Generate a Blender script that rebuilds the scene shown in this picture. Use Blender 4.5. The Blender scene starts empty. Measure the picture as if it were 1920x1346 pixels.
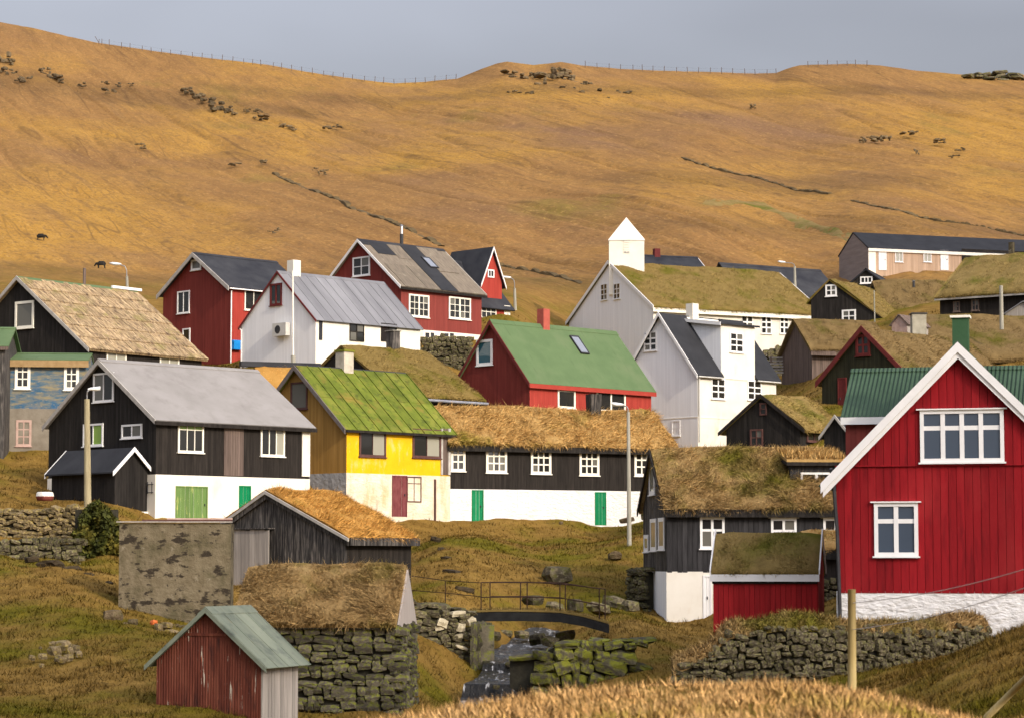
import bpy, bmesh, math, random
import numpy as np
from mathutils import Vector, Matrix

# ------------------------------------------------------------------ camera, sky, sun, exposure
SC = bpy.context.scene
COL = SC.collection
F, CX, CY, HZ = 4600.0, 960.0, 673.0, 1050.0        # focal length (px of a 1920 px wide frame), centre, horizon row
TH = math.atan((HZ - CY) / F)
cT, sT = math.cos(TH), math.sin(TH)
cd = bpy.data.cameras.new('camera'); cam = bpy.data.objects.new('camera', cd); COL.objects.link(cam)
cd.sensor_width = 36.0; cd.sensor_fit = 'HORIZONTAL'; cd.lens = 36.0 * F / 1920.0
cd.clip_start = 0.5; cd.clip_end = 6000
cd.dof.use_dof = True; cd.dof.focus_distance = 125; cd.dof.aperture_fstop = 3.6
cam.rotation_euler = (math.pi / 2 + TH, 0, 0)
SC.camera = cam
SUN_AZ, SUN_EL = math.radians(38), math.radians(26)   # azimuth: from behind the camera towards the right
sun_dir = Vector((math.sin(SUN_AZ) * math.cos(SUN_EL), -math.cos(SUN_AZ) * math.cos(SUN_EL), math.sin(SUN_EL)))
w = bpy.data.worlds.new('World'); SC.world = w; w.use_nodes = True
nt = w.node_tree; bg = nt.nodes['Background']
sky = nt.nodes.new('ShaderNodeTexSky'); sky.sky_type = 'NISHITA'; sky.sun_disc = False
sky.sun_elevation = SUN_EL; sky.sun_rotation = math.pi - SUN_AZ
sky.altitude = 50; sky.air_density = 1.0; sky.dust_density = 3.0; sky.ozone_density = 1.5
# thin overcast in front of the blue: desaturate the clear sky and mottle it slowly
hs = nt.nodes.new('ShaderNodeHueSaturation'); hs.inputs['Saturation'].default_value = 0.37
tcw = nt.nodes.new('ShaderNodeTexCoord'); mpw = nt.nodes.new('ShaderNodeMapping'); mpw.inputs['Scale'].default_value = (1, 1, 3)
nzw = nt.nodes.new('ShaderNodeTexNoise'); nzw.inputs['Scale'].default_value = 2.2; nzw.inputs['Detail'].default_value = 4
mrw = nt.nodes.new('ShaderNodeMapRange'); mrw.inputs[1].default_value = 0.3; mrw.inputs[2].default_value = 0.7
mrw.inputs[3].default_value = 0.72; mrw.inputs[4].default_value = 1.12
mxw = nt.nodes.new('ShaderNodeMix'); mxw.data_type = 'RGBA'; mxw.blend_type = 'MULTIPLY'; mxw.inputs[0].default_value = 1
nt.links.new(tcw.outputs['Generated'], mpw.inputs[0]); nt.links.new(mpw.outputs[0], nzw.inputs['Vector'])
nt.links.new(nzw.outputs['Fac'], mrw.inputs[0])
nt.links.new(sky.outputs[0], hs.inputs['Color']); nt.links.new(hs.outputs[0], mxw.inputs[6]); nt.links.new(mrw.outputs[0], mxw.inputs[7])
# overcast: the veil is brighter overhead than at the horizon (boosted above the frame to fill shaded walls), slightly lavender
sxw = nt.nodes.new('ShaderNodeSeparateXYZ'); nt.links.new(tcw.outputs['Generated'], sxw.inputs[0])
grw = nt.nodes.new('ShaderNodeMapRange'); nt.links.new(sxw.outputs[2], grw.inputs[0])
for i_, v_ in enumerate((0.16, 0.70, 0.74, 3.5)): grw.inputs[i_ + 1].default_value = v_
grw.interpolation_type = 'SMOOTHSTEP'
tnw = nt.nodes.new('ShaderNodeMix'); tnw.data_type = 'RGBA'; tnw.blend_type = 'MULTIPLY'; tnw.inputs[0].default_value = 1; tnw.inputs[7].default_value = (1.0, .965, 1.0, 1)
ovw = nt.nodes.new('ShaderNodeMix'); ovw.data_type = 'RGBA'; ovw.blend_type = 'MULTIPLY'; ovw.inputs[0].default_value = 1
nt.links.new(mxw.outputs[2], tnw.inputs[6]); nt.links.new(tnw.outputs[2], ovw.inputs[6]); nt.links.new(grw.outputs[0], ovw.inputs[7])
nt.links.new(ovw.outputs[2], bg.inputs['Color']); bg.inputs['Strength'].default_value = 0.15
sd = bpy.data.lights.new('sun', 'SUN'); so = bpy.data.objects.new('sun', sd); COL.objects.link(so)
sd.energy = 2.9; sd.angle = math.radians(0.8); sd.color = (1.0, 0.87, 0.68)
so.rotation_euler = sun_dir.to_track_quat('Z', 'Y').to_euler()
so.location = (60, -40, 80)
vs = SC.view_settings; vs.view_transform = 'Standard'; vs.look = 'None'; vs.exposure = -0.06; vs.gamma = 1.0; vs.use_curve_mapping = False
SC.cycles.use_denoising = True
SC.cycles.max_bounces = 5; SC.cycles.transparent_max_bounces = 6

# ------------------------------------------------------------------ pixel <-> world helpers
def ray(px, py):
    v = (CY - py) / F
    return Vector(((px - CX) / F, cT - v * sT, sT + v * cT))
def at(px, py, Y):                     # the point on the ground-plan depth Y (metres in front of the camera)
    r = ray(px, py); return r * (Y / r.y)
def proj(p):
    d = p[1] * cT + p[2] * sT
    return CX + F * p[0] / d, CY - F * (-p[1] * sT + p[2] * cT) / d

# ------------------------------------------------------------------ noise
def _h(ix, iy, s):
    n = (ix.astype(np.int64) * 374761393 + iy.astype(np.int64) * 668265263 + s * 1442695041) & 0x7fffffff
    n = ((n ^ (n >> 13)) * 1274126177) & 0x7fffffff
    return ((n ^ (n >> 16)) & 0xffff) / 65535.0
def vn(x, y, s=0):
    x = np.asarray(x, float); y = np.asarray(y, float)
    ix = np.floor(x); iy = np.floor(y); fx = x - ix; fy = y - iy
    fx = fx * fx * (3 - 2 * fx); fy = fy * fy * (3 - 2 * fy)
    a = _h(ix, iy, s); b = _h(ix + 1, iy, s); c = _h(ix, iy + 1, s); d = _h(ix + 1, iy + 1, s)
    return (a + (b - a) * fx) * (1 - fy) + (c + (d - c) * fx) * fy - 0.5
def fbm(x, y, o=4, s=0):
    r = 0; a = 1.0; f = 1.0
    for i in range(o):
        r = r + a * vn(x * f + 17.3 * i, y * f - 9.1 * i, s + i); a *= .5; f *= 2.03
    return r

# ------------------------------------------------------------------ objects
def tag(o, label=None, cat=None, group=None, kind=None):
    if label: o['label'] = label
    if cat: o['category'] = cat
    if group: o['group'] = group
    if kind: o['kind'] = kind
    return o
def link(o, parent=None):
    COL.objects.link(o)
    if parent is not None: o.parent = parent
    return o
def mesh(name, V, Fc, m=None, parent=None, smooth=False, mi=None):
    me = bpy.data.meshes.new(name)
    me.from_pydata([tuple(v) for v in V], [], Fc); 
    for mm in (m if isinstance(m, (list, tuple)) else [m]):
        if mm is not None: me.materials.append(mm)
    if mi is not None: me.polygons.foreach_set('material_index', mi)
    if smooth: me.polygons.foreach_set('use_smooth', [True] * len(Fc))
    me.update()
    return link(bpy.data.objects.new(name, me), parent)
def npmesh(name, V, T, m, parent=None, attr=None, smooth=False):   # numpy triangles / quads
    me = bpy.data.meshes.new(name); n = T.shape[1]
    me.vertices.add(len(V)); me.vertices.foreach_set('co', np.ascontiguousarray(V, np.float32).ravel())
    me.loops.add(T.size); me.loops.foreach_set('vertex_index', np.ascontiguousarray(T, np.int32).ravel())
    me.polygons.add(len(T)); me.polygons.foreach_set('loop_start', np.arange(0, T.size, n, dtype=np.int32))
    if smooth: me.polygons.foreach_set('use_smooth', np.ones(len(T), bool))
    me.update(calc_edges=True)
    for k, a in (attr or {}).items():
        at_ = me.attributes.new(k, 'FLOAT', 'POINT'); at_.data.foreach_set('value', np.ascontiguousarray(a, np.float32))
    if m is not None: me.materials.append(m)
    return link(bpy.data.objects.new(name, me), parent)
def empty(name, loc=(0, 0, 0), rz=0, parent=None):
    o = bpy.data.objects.new(name, None); o.location = loc; o.rotation_euler = (0, 0, rz); o.empty_display_size = .3
    return link(o, parent)
BF = [(0, 1, 3, 2), (4, 6, 7, 5), (0, 4, 5, 1), (2, 3, 7, 6), (0, 2, 6, 4), (1, 5, 7, 3)]
class MB:
    def __init__(s): s.v = []; s.f = []
    def hexa(s, pts):                    # 8 points, index bits = (u, v, w)
        b = len(s.v); s.v += [tuple(p) for p in pts]; s.f += [tuple(b + i for i in q) for q in BF]
    def box(s, x0, x1, y0, y1, z0, z1):
        s.hexa([(x, y, z) for x in (x0, x1) for y in (y0, y1) for z in (z0, z1)])
    def poly(s, pts):
        b = len(s.v); s.v += [tuple(p) for p in pts]; s.f.append(tuple(range(b, b + len(pts))))
    def tube(s, p, q, r0, r1=None, n=8, cap=True):
        p = Vector(p); q = Vector(q); r1 = r0 if r1 is None else r1
        d = (q - p).normalized(); a = d.orthogonal().normalized(); c = d.cross(a); b = len(s.v)
        for k in range(n):
            t = 2 * math.pi * k / n; o = a * math.cos(t) + c * math.sin(t)
            s.v.append(tuple(p + o * r0)); s.v.append(tuple(q + o * r1))
        for k in range(n):
            i = b + 2 * k; j = b + 2 * ((k + 1) % n); s.f.append((i, j, j + 1, i + 1))
        if cap:
            s.f.append(tuple(b + 2 * k for k in range(n))); s.f.append(tuple(b + 2 * k + 1 for k in range(n))[::-1])
    def path(s, pts, r, n=6):
        for p, q in zip(pts[:-1], pts[1:]): s.tube(p, q, r, r, n)
    def build(s, name, m, parent=None, smooth=False): return mesh(name, s.v, s.f, m, parent, smooth)

# ------------------------------------------------------------------ materials
MT = {}
def _ramp(nt, cols, lo=.32, hi=.68):
    r = nt.nodes.new('ShaderNodeValToRGB'); e = r.color_ramp.elements
    while len(e) < len(cols): e.new(.5)
    for i, c in enumerate(cols):
        e[i].position = lo + (hi - lo) * i / max(1, len(cols) - 1); e[i].color = (*c, 1)
    return r
def mat(name, cols, sc=1.0, st=(1, 1, 1), rough=.85, bump=.25, bsc=8.0, bst=None, boards=None, bv=.18, gdark=.45, robj=0, attr=0,
        stain=None, spec=.14, metal=0, world=False, bdist=.02, streak=None, trans=0, corr=None):
    m = bpy.data.materials.new(name); m.use_nodes = True; MT[name] = m
    nt = m.node_tree; N = nt.nodes; Lk = nt.links.new; P = N['Principled BSDF']
    if world: src = N.new('ShaderNodeNewGeometry').outputs['Position']
    else: src = N.new('ShaderNodeTexCoord').outputs['Object']
    def mp(s):
        q = N.new('ShaderNodeMapping'); q.inputs['Scale'].default_value = s; Lk(src, q.inputs[0]); return q.outputs[0]
    def noise(v, scale, det=5, ro=.6):
        q = N.new('ShaderNodeTexNoise'); q.inputs['Scale'].default_value = scale; q.inputs['Detail'].default_value = det
        q.inputs['Roughness'].default_value = ro; Lk(v, q.inputs['Vector']); return q.outputs['Fac']
    def math_(op, a, b=None, c=None):
        q = N.new('ShaderNodeMath'); q.operation = op
        for i, v in enumerate((a, b, c)):
            if v is None: continue
            if isinstance(v, (int, float)): q.inputs[i].default_value = v
            else: Lk(v, q.inputs[i])
        return q.outputs[0]
    def mixc(fac, a, b, bt='MIX'):
        q = N.new('ShaderNodeMix'); q.data_type = 'RGBA'; q.blend_type = bt
        for i, v in ((0, fac), (6, a), (7, b)):
            if isinstance(v, (int, float)): q.inputs[i].default_value = v
            elif isinstance(v, tuple): q.inputs[i].default_value = (*v, 1)
            else: Lk(v, q.inputs[i])
        return q.outputs[2]
    def mr(v, a, b, c, d):
        q = N.new('ShaderNodeMapRange'); Lk(v, q.inputs[0])
        for i, k in enumerate((a, b, c, d)): q.inputs[i + 1].default_value = k
        return q.outputs[0]
    r = _ramp(nt, cols); Lk(noise(mp(st), sc), r.inputs[0]); col = r.outputs[0]
    for s_ in (stain or []):             # (colour, scale, lo, hi, stretch)
        f = mr(noise(mp(s_[4] if len(s_) > 4 else (1, 1, 1)), s_[1], 6, .65), s_[2], s_[3], 0, 1)
        col = mixc(f, col, s_[0])
    h = math_('MULTIPLY', noise(mp(bst or st), bsc, 4), 1.0)
    if boards:
        sp = N.new('ShaderNodeSeparateXYZ'); Lk(src, sp.inputs[0])
        u = math_('DIVIDE', math_('ADD', sp.outputs[0], sp.outputs[1]), boards)
        wn = N.new('ShaderNodeTexWhiteNoise'); wn.noise_dimensions = '1D'; Lk(math_('FLOOR', u), wn.inputs['W'])
        col = mixc(1.0, col, mr(wn.outputs[0], 0, 1, 1 - bv, 1 + bv), 'MULTIPLY')
        g = math_('ABSOLUTE', math_('SUBTRACT', math_('FRACT', u), .5))
        gm = mr(g, .42, .48, 0, 1)
        col = mixc(gm, col, mixc(1.0, col, (gdark,) * 3, 'MULTIPLY'))
        h = math_('SUBTRACT', h, math_('MULTIPLY', gm, 1.5))
    if corr:
        sp = N.new('ShaderNodeSeparateXYZ'); Lk(src, sp.inputs[0])
        h = math_('ADD', math_('MULTIPLY', h, .3), math_('SINE', math_('MULTIPLY', sp.outputs[corr[0]], 2 * math.pi / corr[1])))
    if robj:
        oi = N.new('ShaderNodeObjectInfo'); col = mixc(1.0, col, mr(oi.outputs['Random'], 0, 1, 1 - robj, 1 + robj), 'MULTIPLY')
    if attr:
        an = N.new('ShaderNodeAttribute'); an.attribute_name = 'rnd'
        col = mixc(1.0, col, mr(an.outputs['Fac'], 0, 1, 1 - attr, 1 + attr), 'MULTIPLY')
    Lk(col, P.inputs['Base Color']); P.inputs['Roughness'].default_value = rough; P.inputs['Metallic'].default_value = metal
    P.inputs['Specular IOR Level'].default_value = spec
    if bump:
        b = N.new('ShaderNodeBump'); b.inputs['Strength'].default_value = bump; b.inputs['Distance'].default_value = bdist
        Lk(h, b.inputs['Height']); Lk(b.outputs[0], P.inputs['Normal'])
    return m
def c(r, g, b):                          # sRGB 0..255 -> linear
    f = lambda v: (v / 255 / 12.92) if v / 255 <= .04045 else ((v / 255 + .055) / 1.055) ** 2.4
    return (f(r), f(g), f(b))

BL1, BL2 = (.013, .0115, .010), (.028, .0245, .0215)
black_wood = mat('black_tarred_wood', [BL1, BL2], 3, (3, 3, .3), .8, .4, 10, boards=.16, bv=.25, gdark=.5, robj=.12)
black_worn = mat('worn_black_wood', [(.02, .018, .017), (.05, .046, .042), (.17, .15, .13)], 2.5, (6, 6, .5), .85, .5, 10, robj=.4)
black_front = mat('sunlit_black_wood', [(.015, .0125, .0105), (.030, .025, .021)], 3, (3, 3, .3), .8, .4, 10, boards=.17, bv=.22, gdark=.6)  # lighter, warmer copy of the black boards, sunlight put into the colour
black_grey = mat('greyed_black_wood', [(.022, .021, .0215), (.047, .045, .046)], 3, (4, 4, .4), .8, .4, 10, robj=.25)
roof_black = mat('black_roof_felt', [(.022, .023, .026), (.034, .035, .039)], .8, rough=.75, bump=.15, bsc=20)
roof_slate = mat('dark_slate', [(.02, .021, .026), (.045, .046, .05)], .6, rough=.7, bump=.2, bsc=14)
roof_grey = mat('light_grey_roof', [(.225, .212, .198), (.275, .26, .246)], .5, (1, 1, 1), .75, .08, 20, stain=[((.195, .18, .168), 1.2, .5, .8, (1, 1, 1))])
roof_zinc = mat('grey_zinc_sheet', [(.165, .165, .175), (.225, .225, .235)], .8, (1.5, .3, .3), .55, .1, 12, robj=.10)
roof_green = mat('green_painted_roof', [(.085, .135, .058), (.105, .16, .07)], .7, rough=.75, bump=.12, bsc=25, stain=[((.115, .155, .075), .35, .5, .7), ((.07, .11, .05), 1.6, .58, .75, (3, .4, .4))])
roof_moss = mat('mossy_green_sheet', [(.085, .11, .014), (.125, .155, .02), (.18, .185, .032)], 1.3, (1, .6, .6), .9, .35, 9, robj=.16,
                stain=[((.36, .33, .21), 3.2, .66, .74, (1, 2, 2)), ((.06, .075, .014), 3, .52, .68), ((.19, .15, .03), 1.0, .55, .7)])
roof_corr = mat('green_corrugated', [(.042, .08, .045), (.06, .105, .062)], 1, rough=.65, bump=.9, bsc=12, corr=(0, .13), bdist=.03)
roof_pale = mat('pale_green_sheet', [(.145, .17, .125), (.215, .235, .17)], 1.2, (3, .5, .5), .7, .2, 10, robj=.12, stain=[((.09, .105, .085), 1.5, .52, .70), ((.17, .12, .06), 3, .62, .74, (4, .5, .5))])
slate_old = mat('old_shingle', [(.15, .10, .06), (.31, .22, .12), (.46, .35, .20)], 2.6, (3.2, .7, .7), .95, .7, 12, robj=.20,
                stain=[((.10, .065, .045), 3.0, .54, .64, (2, .8, .8)), ((.20, .17, .055), .8, .55, .7), ((.50, .41, .27), 5, .60, .68, (2.5, .8, .8))])
slate_grey = mat('grey_brown_shingle', [(.12, .10, .08), (.21, .175, .13)], 2.5, (4, .6, .6), .95, .5, 12, robj=.1, stain=[((.26, .23, .17), 1.5, .58, .75)])
white_lit = mat('sunlit_white_paint', [(.70, .655, .55), (.78, .745, .65)], .8, rough=.8, bump=.12, bsc=10, stain=[((.60, .51, .36), .9, .57, .82, (1, 1, .4)), ((.50, .45, .36), 3, .66, .80, (2, 2, .4))])  # warm front copy of the white walls, sunlight put into its tint
white_wood = mat('white_painted_wood', [(.78, .78, .77), (.84, .84, .83)], 1, (3, 3, .3), .75, .3, 10, boards=.15, bv=.03, gdark=.86,
                 stain=[((.52, .42, .32), 1.0, .70, .84, (2, 2, .35))])
white_rough = mat('whitewashed_rubble', [(.66, .645, .61), (.79, .78, .75)], 1.5, rough=.9, bump=1.0, bsc=3.2, bst=(1, 1, 2.2), bdist=.10,
                  stain=[((.42, .40, .36), 4, .70, .82)])
white_old = mat('old_cream_rubble', [(.58, .51, .37), (.72, .66, .53)], 1.2, rough=.9, bump=.9, bsc=3.2, bst=(1, 1, 2.0), bdist=.07,
                stain=[((.50, .38, .18), .8, .50, .72, (1.5, 1.5, .5)), ((.34, .29, .22), 4, .62, .74), ((.24, .22, .16), 1.5, .62, .76, (1, 1, .4))])
grey_rough = mat('grey_rubble', [(.27, .27, .28), (.40, .40, .41)], 2, rough=.95, bump=1.0, bsc=3, bdist=.08)
trim_white = mat('white_trim', [(.74, .73, .70), (.82, .81, .78)], 2, rough=.6, bump=.05, stain=[((.5, .42, .32), 5, .72, .82)])
trim_cream = mat('cream_trim', [(.78, .74, .62), (.84, .81, .70)], 2, rough=.6, bump=.05)
trim_grey = mat('grey_weathered_board', [(.33, .31, .28), (.48, .45, .40)], 3, (1, 1, 1), .85, .2, 15)
trim_red = mat('dark_red_trim', [(.115, .022, .020), (.16, .03, .027)], 2, rough=.7, bump=.1)
trim_brown = mat('brown_trim', [(.075, .035, .03), (.12, .06, .05)], 4, rough=.7, bump=.1)
trim_pink = mat('faded_pink_trim', [(.38, .25, .20), (.5, .36, .30)], 4, rough=.7, bump=.1)
red_shaded = mat('shaded_red_boards', [(.150, .026, .020), (.20, .036, .028)], 1.5, (3, 3, .3), .75, .3, 10, boards=.15, bv=.10, gdark=.75)  # gable copy of the red boards, shade put into the darker colour
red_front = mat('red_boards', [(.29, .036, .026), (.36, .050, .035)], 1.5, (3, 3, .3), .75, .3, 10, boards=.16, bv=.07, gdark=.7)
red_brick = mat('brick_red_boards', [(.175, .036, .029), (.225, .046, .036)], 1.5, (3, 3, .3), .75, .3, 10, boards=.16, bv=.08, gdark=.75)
shed_plank = mat('brightened_crimson_plank', [(.30, .012, .014), (.38, .018, .020)], 1.2, (5, 5, .4), .7, .25, 10, robj=.14, stain=[((.20, .010, .012), 1.5, .50, .72, (4, 4, .5))])  # crimson plank brightened in colour to offset the shade on the shed
red_plank = mat('crimson_plank', [(.225, .0065, .010), (.28, .0095, .0135)], 1.2, (5, 5, .4), .7, .25, 10, robj=.16,
                stain=[((.15, .005, .008), 1.5, .50, .72, (4, 4, .5)), ((.30, .018, .02), .7, .52, .75, (1, 1, .5)), ((.5, .26, .22), 7, .70, .76, (6, 6, .25))])
red_base = mat('crimson_backing', [(.16, .007, .008), (.19, .01, .011)], 1.2)
rust_sheet = mat('rusty_corrugated', [(.08, .022, .014), (.13, .036, .021), (.17, .055, .032)], 1.6, (5, 5, .5), .75, .3, 10,
                 stain=[((.05, .018, .014), 1.8, .55, .72, (3, 3, .8)), ((.42, .36, .28), 1.5, .645, .66, (8, 8, .7)), ((.40, .12, .06), 2.1, .68, .70, (7, 7, .8))])
yellow_paint = mat('yellow_paint', [(.66, .365, .005), (.76, .445, .008)], .7, rough=.7, bump=.15, bsc=10,
                   stain=[((.66, .50, .22), 1.1, .55, .75, (1.6, 1.6, .8)), ((.74, .66, .46), 2.6, .64, .72, (2, 2, .5)), ((.50, .27, .02), 1.6, .6, .75, (3, 3, .4))])
ochre_wood = mat('ochre_boards', [(.30, .165, .04), (.38, .215, .06)], 1.2, (3, 3, .3), .85, .3, 10, boards=.14, bv=.12, gdark=.7)
blue_peel = mat('peeling_blue', [(.030, .085, .15), (.06, .13, .19)], 1.2, rough=.85, bump=.3, bsc=8,
                stain=[((.25, .21, .12), 2.2, .40, .64, (.5, .5, 2.4)), ((.02, .10, .22), .9, .52, .7), ((.26, .23, .16), 6, .56, .66, (.6, .6, 1.6))])
concrete = mat('brown_concrete', [(.17, .145, .11), (.25, .22, .17)], 1.5, rough=.95, bump=.4, bsc=10, stain=[((.10, .09, .06), 1.2, .58, .75)])
conc_ruin = mat('flaking_render', [(.115, .092, .055), (.17, .14, .09)], 2.6, rough=.95, bump=.9, bsc=7, bdist=.06,
                stain=[((.085, .072, .04), .9, .48, .64), ((.22, .19, .135), 3, .60, .72), ((.032, .025, .017), 1.7, .54, .58, (.7, .7, 1.6)), ((.035, .028, .02), 6.0, .60, .66, (.8, .8, 1.3))])
wood_grey = mat('silver_grey_plank', [(.24, .215, .19), (.36, .325, .28)], 2, (7, 7, .4), .9, .4, 10, robj=.16)
wood_brown = mat('brown_old_boards', [(.10, .075, .06), (.17, .125, .105)], 2, (5, 5, .4), .9, .4, 10, boards=.15, bv=.2)
wood_larch = mat('larch_cladding', [(.40, .275, .18), (.50, .36, .25)], 1, (3, 3, .3), .85, .2, 10, boards=.14, bv=.12, gdark=.75)
wood_larch_grey = mat('greyed_larch', [(.20, .17, .155), (.27, .235, .215)], 1, (.4, .4, 3), .85, .2, 10)
green_door = mat('green_paint', [(.0, .16, .055), (.005, .20, .075)], 2, rough=.55, bump=.1, robj=.05)
green_old = mat('worn_green_paint', [(.085, .16, .045), (.14, .22, .065)], 2, (4, 4, .5), .8, .3, 10, robj=.12, stain=[((.40, .40, .13), 2.2, .58, .70, (3, 3, .8))])
green_black = mat('dark_green_boards', [(.022, .022, .012), (.038, .036, .02)], 2, (3, 3, .3), .85, .3, 10, boards=.15, bv=.25)
pole_wood = mat('lichen_pole', [(.24, .20, .115), (.38, .33, .20)], 2, (4, 4, .5), .95, .4, 10)
pole_grey = mat('grey_pole', [(.26, .25, .20), (.36, .34, .28)], 2, (4, 4, .5), .9, .3, 10)
post_wood = mat('treated_post', [(.36, .27, .11), (.46, .36, .17)], 2, (4, 4, .4), .9, .2, 10)
lamp_white = mat('lamp_enamel', [(.74, .74, .72), (.8, .8, .78)], 2, rough=.4, bump=0)
iron = mat('rusty_iron', [(.022, .013, .010), (.05, .027, .018)], 6, rough=.85, bump=.2)
metal_dark = mat('dark_metal', [(.03, .03, .032), (.05, .05, .052)], 3, rough=.5, bump=.1)
metal_pipe = mat('steel_pipe', [(.45, .45, .46), (.55, .55, .55)], 3, rough=.35, bump=0, metal=.8)
plastic_grey = mat('pale_plastic', [(.50, .49, .45), (.56, .55, .50)], 3, rough=.5, bump=0)
blue_plastic = mat('blue_plastic', [(.01, .19, .52), (.015, .23, .58)], 3, rough=.45, bump=0)
orange_plastic = mat('orange_plastic', [(.55, .12, .03), (.62, .16, .04)], 3, rough=.6, bump=0)
stone = mat('drystone', [(.045, .037, .022), (.10, .082, .05), (.20, .17, .11)], 1.8, rough=.95, bump=.6, bsc=6, robj=.45, bdist=.05,
            stain=[((.095, .095, .018), 1.1, .48, .64), ((.42, .39, .31), 3.5, .64, .72)])
stone_moss = mat('mossy_stone', [(.060, .052, .036), (.13, .112, .075)], 1.8, rough=.95, bump=.6, bsc=6, robj=.5, bdist=.05,
                 stain=[((.125, .135, .020), 1.6, .50, .60), ((.34, .32, .27), 4, .66, .74), ((.03, .028, .02), 2.5, .58, .68)])
stone_bright_moss = mat('bright_moss_stone', [(.055, .048, .03), (.12, .105, .065)], 1.8, rough=.95, bump=.7, bsc=6, robj=.45, bdist=.05, stain=[((.17, .175, .02), 1.3, .44, .56), ((.03, .028, .02), 2.5, .58, .68), ((.32, .30, .25), 4, .68, .76)])
stone_pale = mat('pale_painted_stone', [(.42, .36, .23), (.52, .46, .32)], 2, rough=.9, bump=.5, bsc=6, robj=.12)
stone_lit = mat('sunlit_lichen_stone', [(.09, .068, .034), (.18, .135, .07), (.30, .235, .14)], 1.8, rough=.95, bump=.6, bsc=6, robj=.4, bdist=.05,
                stain=[((.26, .20, .04), 1.1, .5, .65), ((.07, .055, .03), 2, .6, .7)])  # lighter, golden copy of the drystone, sunlight put into the colour
stone_core = mat('wall_core', [(.022, .02, .015), (.05, .045, .03)], 3, rough=1, bump=.6, bsc=8)
rock = mat('basalt_rock', [(.105, .075, .04), (.19, .14, .08)], 1.2, rough=.95, bump=.8, bsc=4, robj=.3, bdist=.08, stain=[((.115, .10, .035), .9, .54, .68), ((.36, .34, .29), 3, .66, .74)])
brown_peat = mat('dark_peat', [(.028, .02, .012), (.06, .045, .025)], 2, rough=1, bump=.6, bsc=6)
wool_black = mat('black_wool', [(.012, .011, .010), (.03, .027, .024)], 8, rough=1, bump=.6, bsc=20)
ivy_leaf = mat('ivy_leaf', [(.018, .022, .005), (.05, .055, .009), (.15, .12, .02)], 1.2, rough=.7, bump=0, attr=.5, world=True)
def glass_mat(name, col):
    m = bpy.data.materials.new(name); m.use_nodes = True; P = m.node_tree.nodes['Principled BSDF']
    P.inputs['Base Color'].default_value = (*col, 1); P.inputs['Roughness'].default_value = .06; P.inputs['Specular IOR Level'].default_value = .6
    return m
glass = glass_mat('window_glass', (.022, .022, .021)); glass_curtain = glass_mat('glass_over_curtain', (.30, .29, .23))
glass_dim = glass_mat('glass_over_net_curtain', (.13, .125, .105)); glass_teal = glass_mat('glass_over_blue_blind', (.03, .11, .15)); glass_green = glass_mat('glass_over_green_blind', (.24, .38, .06))
glass_sky = glass_mat('sky_tinted_roof_glass', (.20, .22, .26))  # pale sky reflection put into the skylight pane colour
glass_blue = glass_mat('sky_tinted_glass', (.055, .075, .105)); glass_blue.node_tree.nodes['Principled BSDF'].inputs['Specular IOR Level'].default_value = 1.0  # blue sky reflection put into the pane colour
def grass_mat(name, dry, green, bias, sc=.35, attr=.45, green2=None):
    m = mat(name, [dry[0], dry[1]], 1.6, rough=.95, bump=.35, bsc=14, bdist=.04, attr=attr, world=True, spec=.1,
            stain=[(green, sc, bias, bias + .16), (green2 or tuple(x * .7 for x in dry[0]), 1.1, .60, .74)])
    return leafy(m)
def leafy(m):
    nt = m.node_tree; P = nt.nodes['Principled BSDF']; t = nt.nodes.new('ShaderNodeBsdfTranslucent'); mx = nt.nodes.new('ShaderNodeMixShader'); mx.inputs[0].default_value = .12
    nt.links.new(P.inputs['Base Color'].links[0].from_socket, t.inputs['Color']); nt.links.new(P.outputs[0], mx.inputs[1]); nt.links.new(t.outputs[0], mx.inputs[2]); nt.links.new(mx.outputs[0], nt.nodes['Material Output'].inputs['Surface'])
    return m
GOLD = ((.64, .38, .125), (.82, .53, .20))
turf_gold = grass_mat('straw_turf', GOLD, (.36, .29, .05), .55)
turf_orange = grass_mat('orange_turf', ((.68, .35, .08), (.84, .47, .13)), (.50, .34, .05), .60)
turf_brown = grass_mat('brown_turf', ((.46, .29, .11), (.62, .42, .175)), (.24, .21, .03), .51)
turf_green = grass_mat('green_turf', ((.36, .25, .08), (.48, .34, .12)), (.22, .21, .03), .50)
turf_olive = grass_mat('olive_turf', ((.30, .205, .06), (.40, .28, .09)), (.21, .185, .022), .50)
turf_dull = grass_mat('dull_turf', ((.25, .165, .065), (.36, .245, .10)), (.165, .145, .022), .50)

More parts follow.
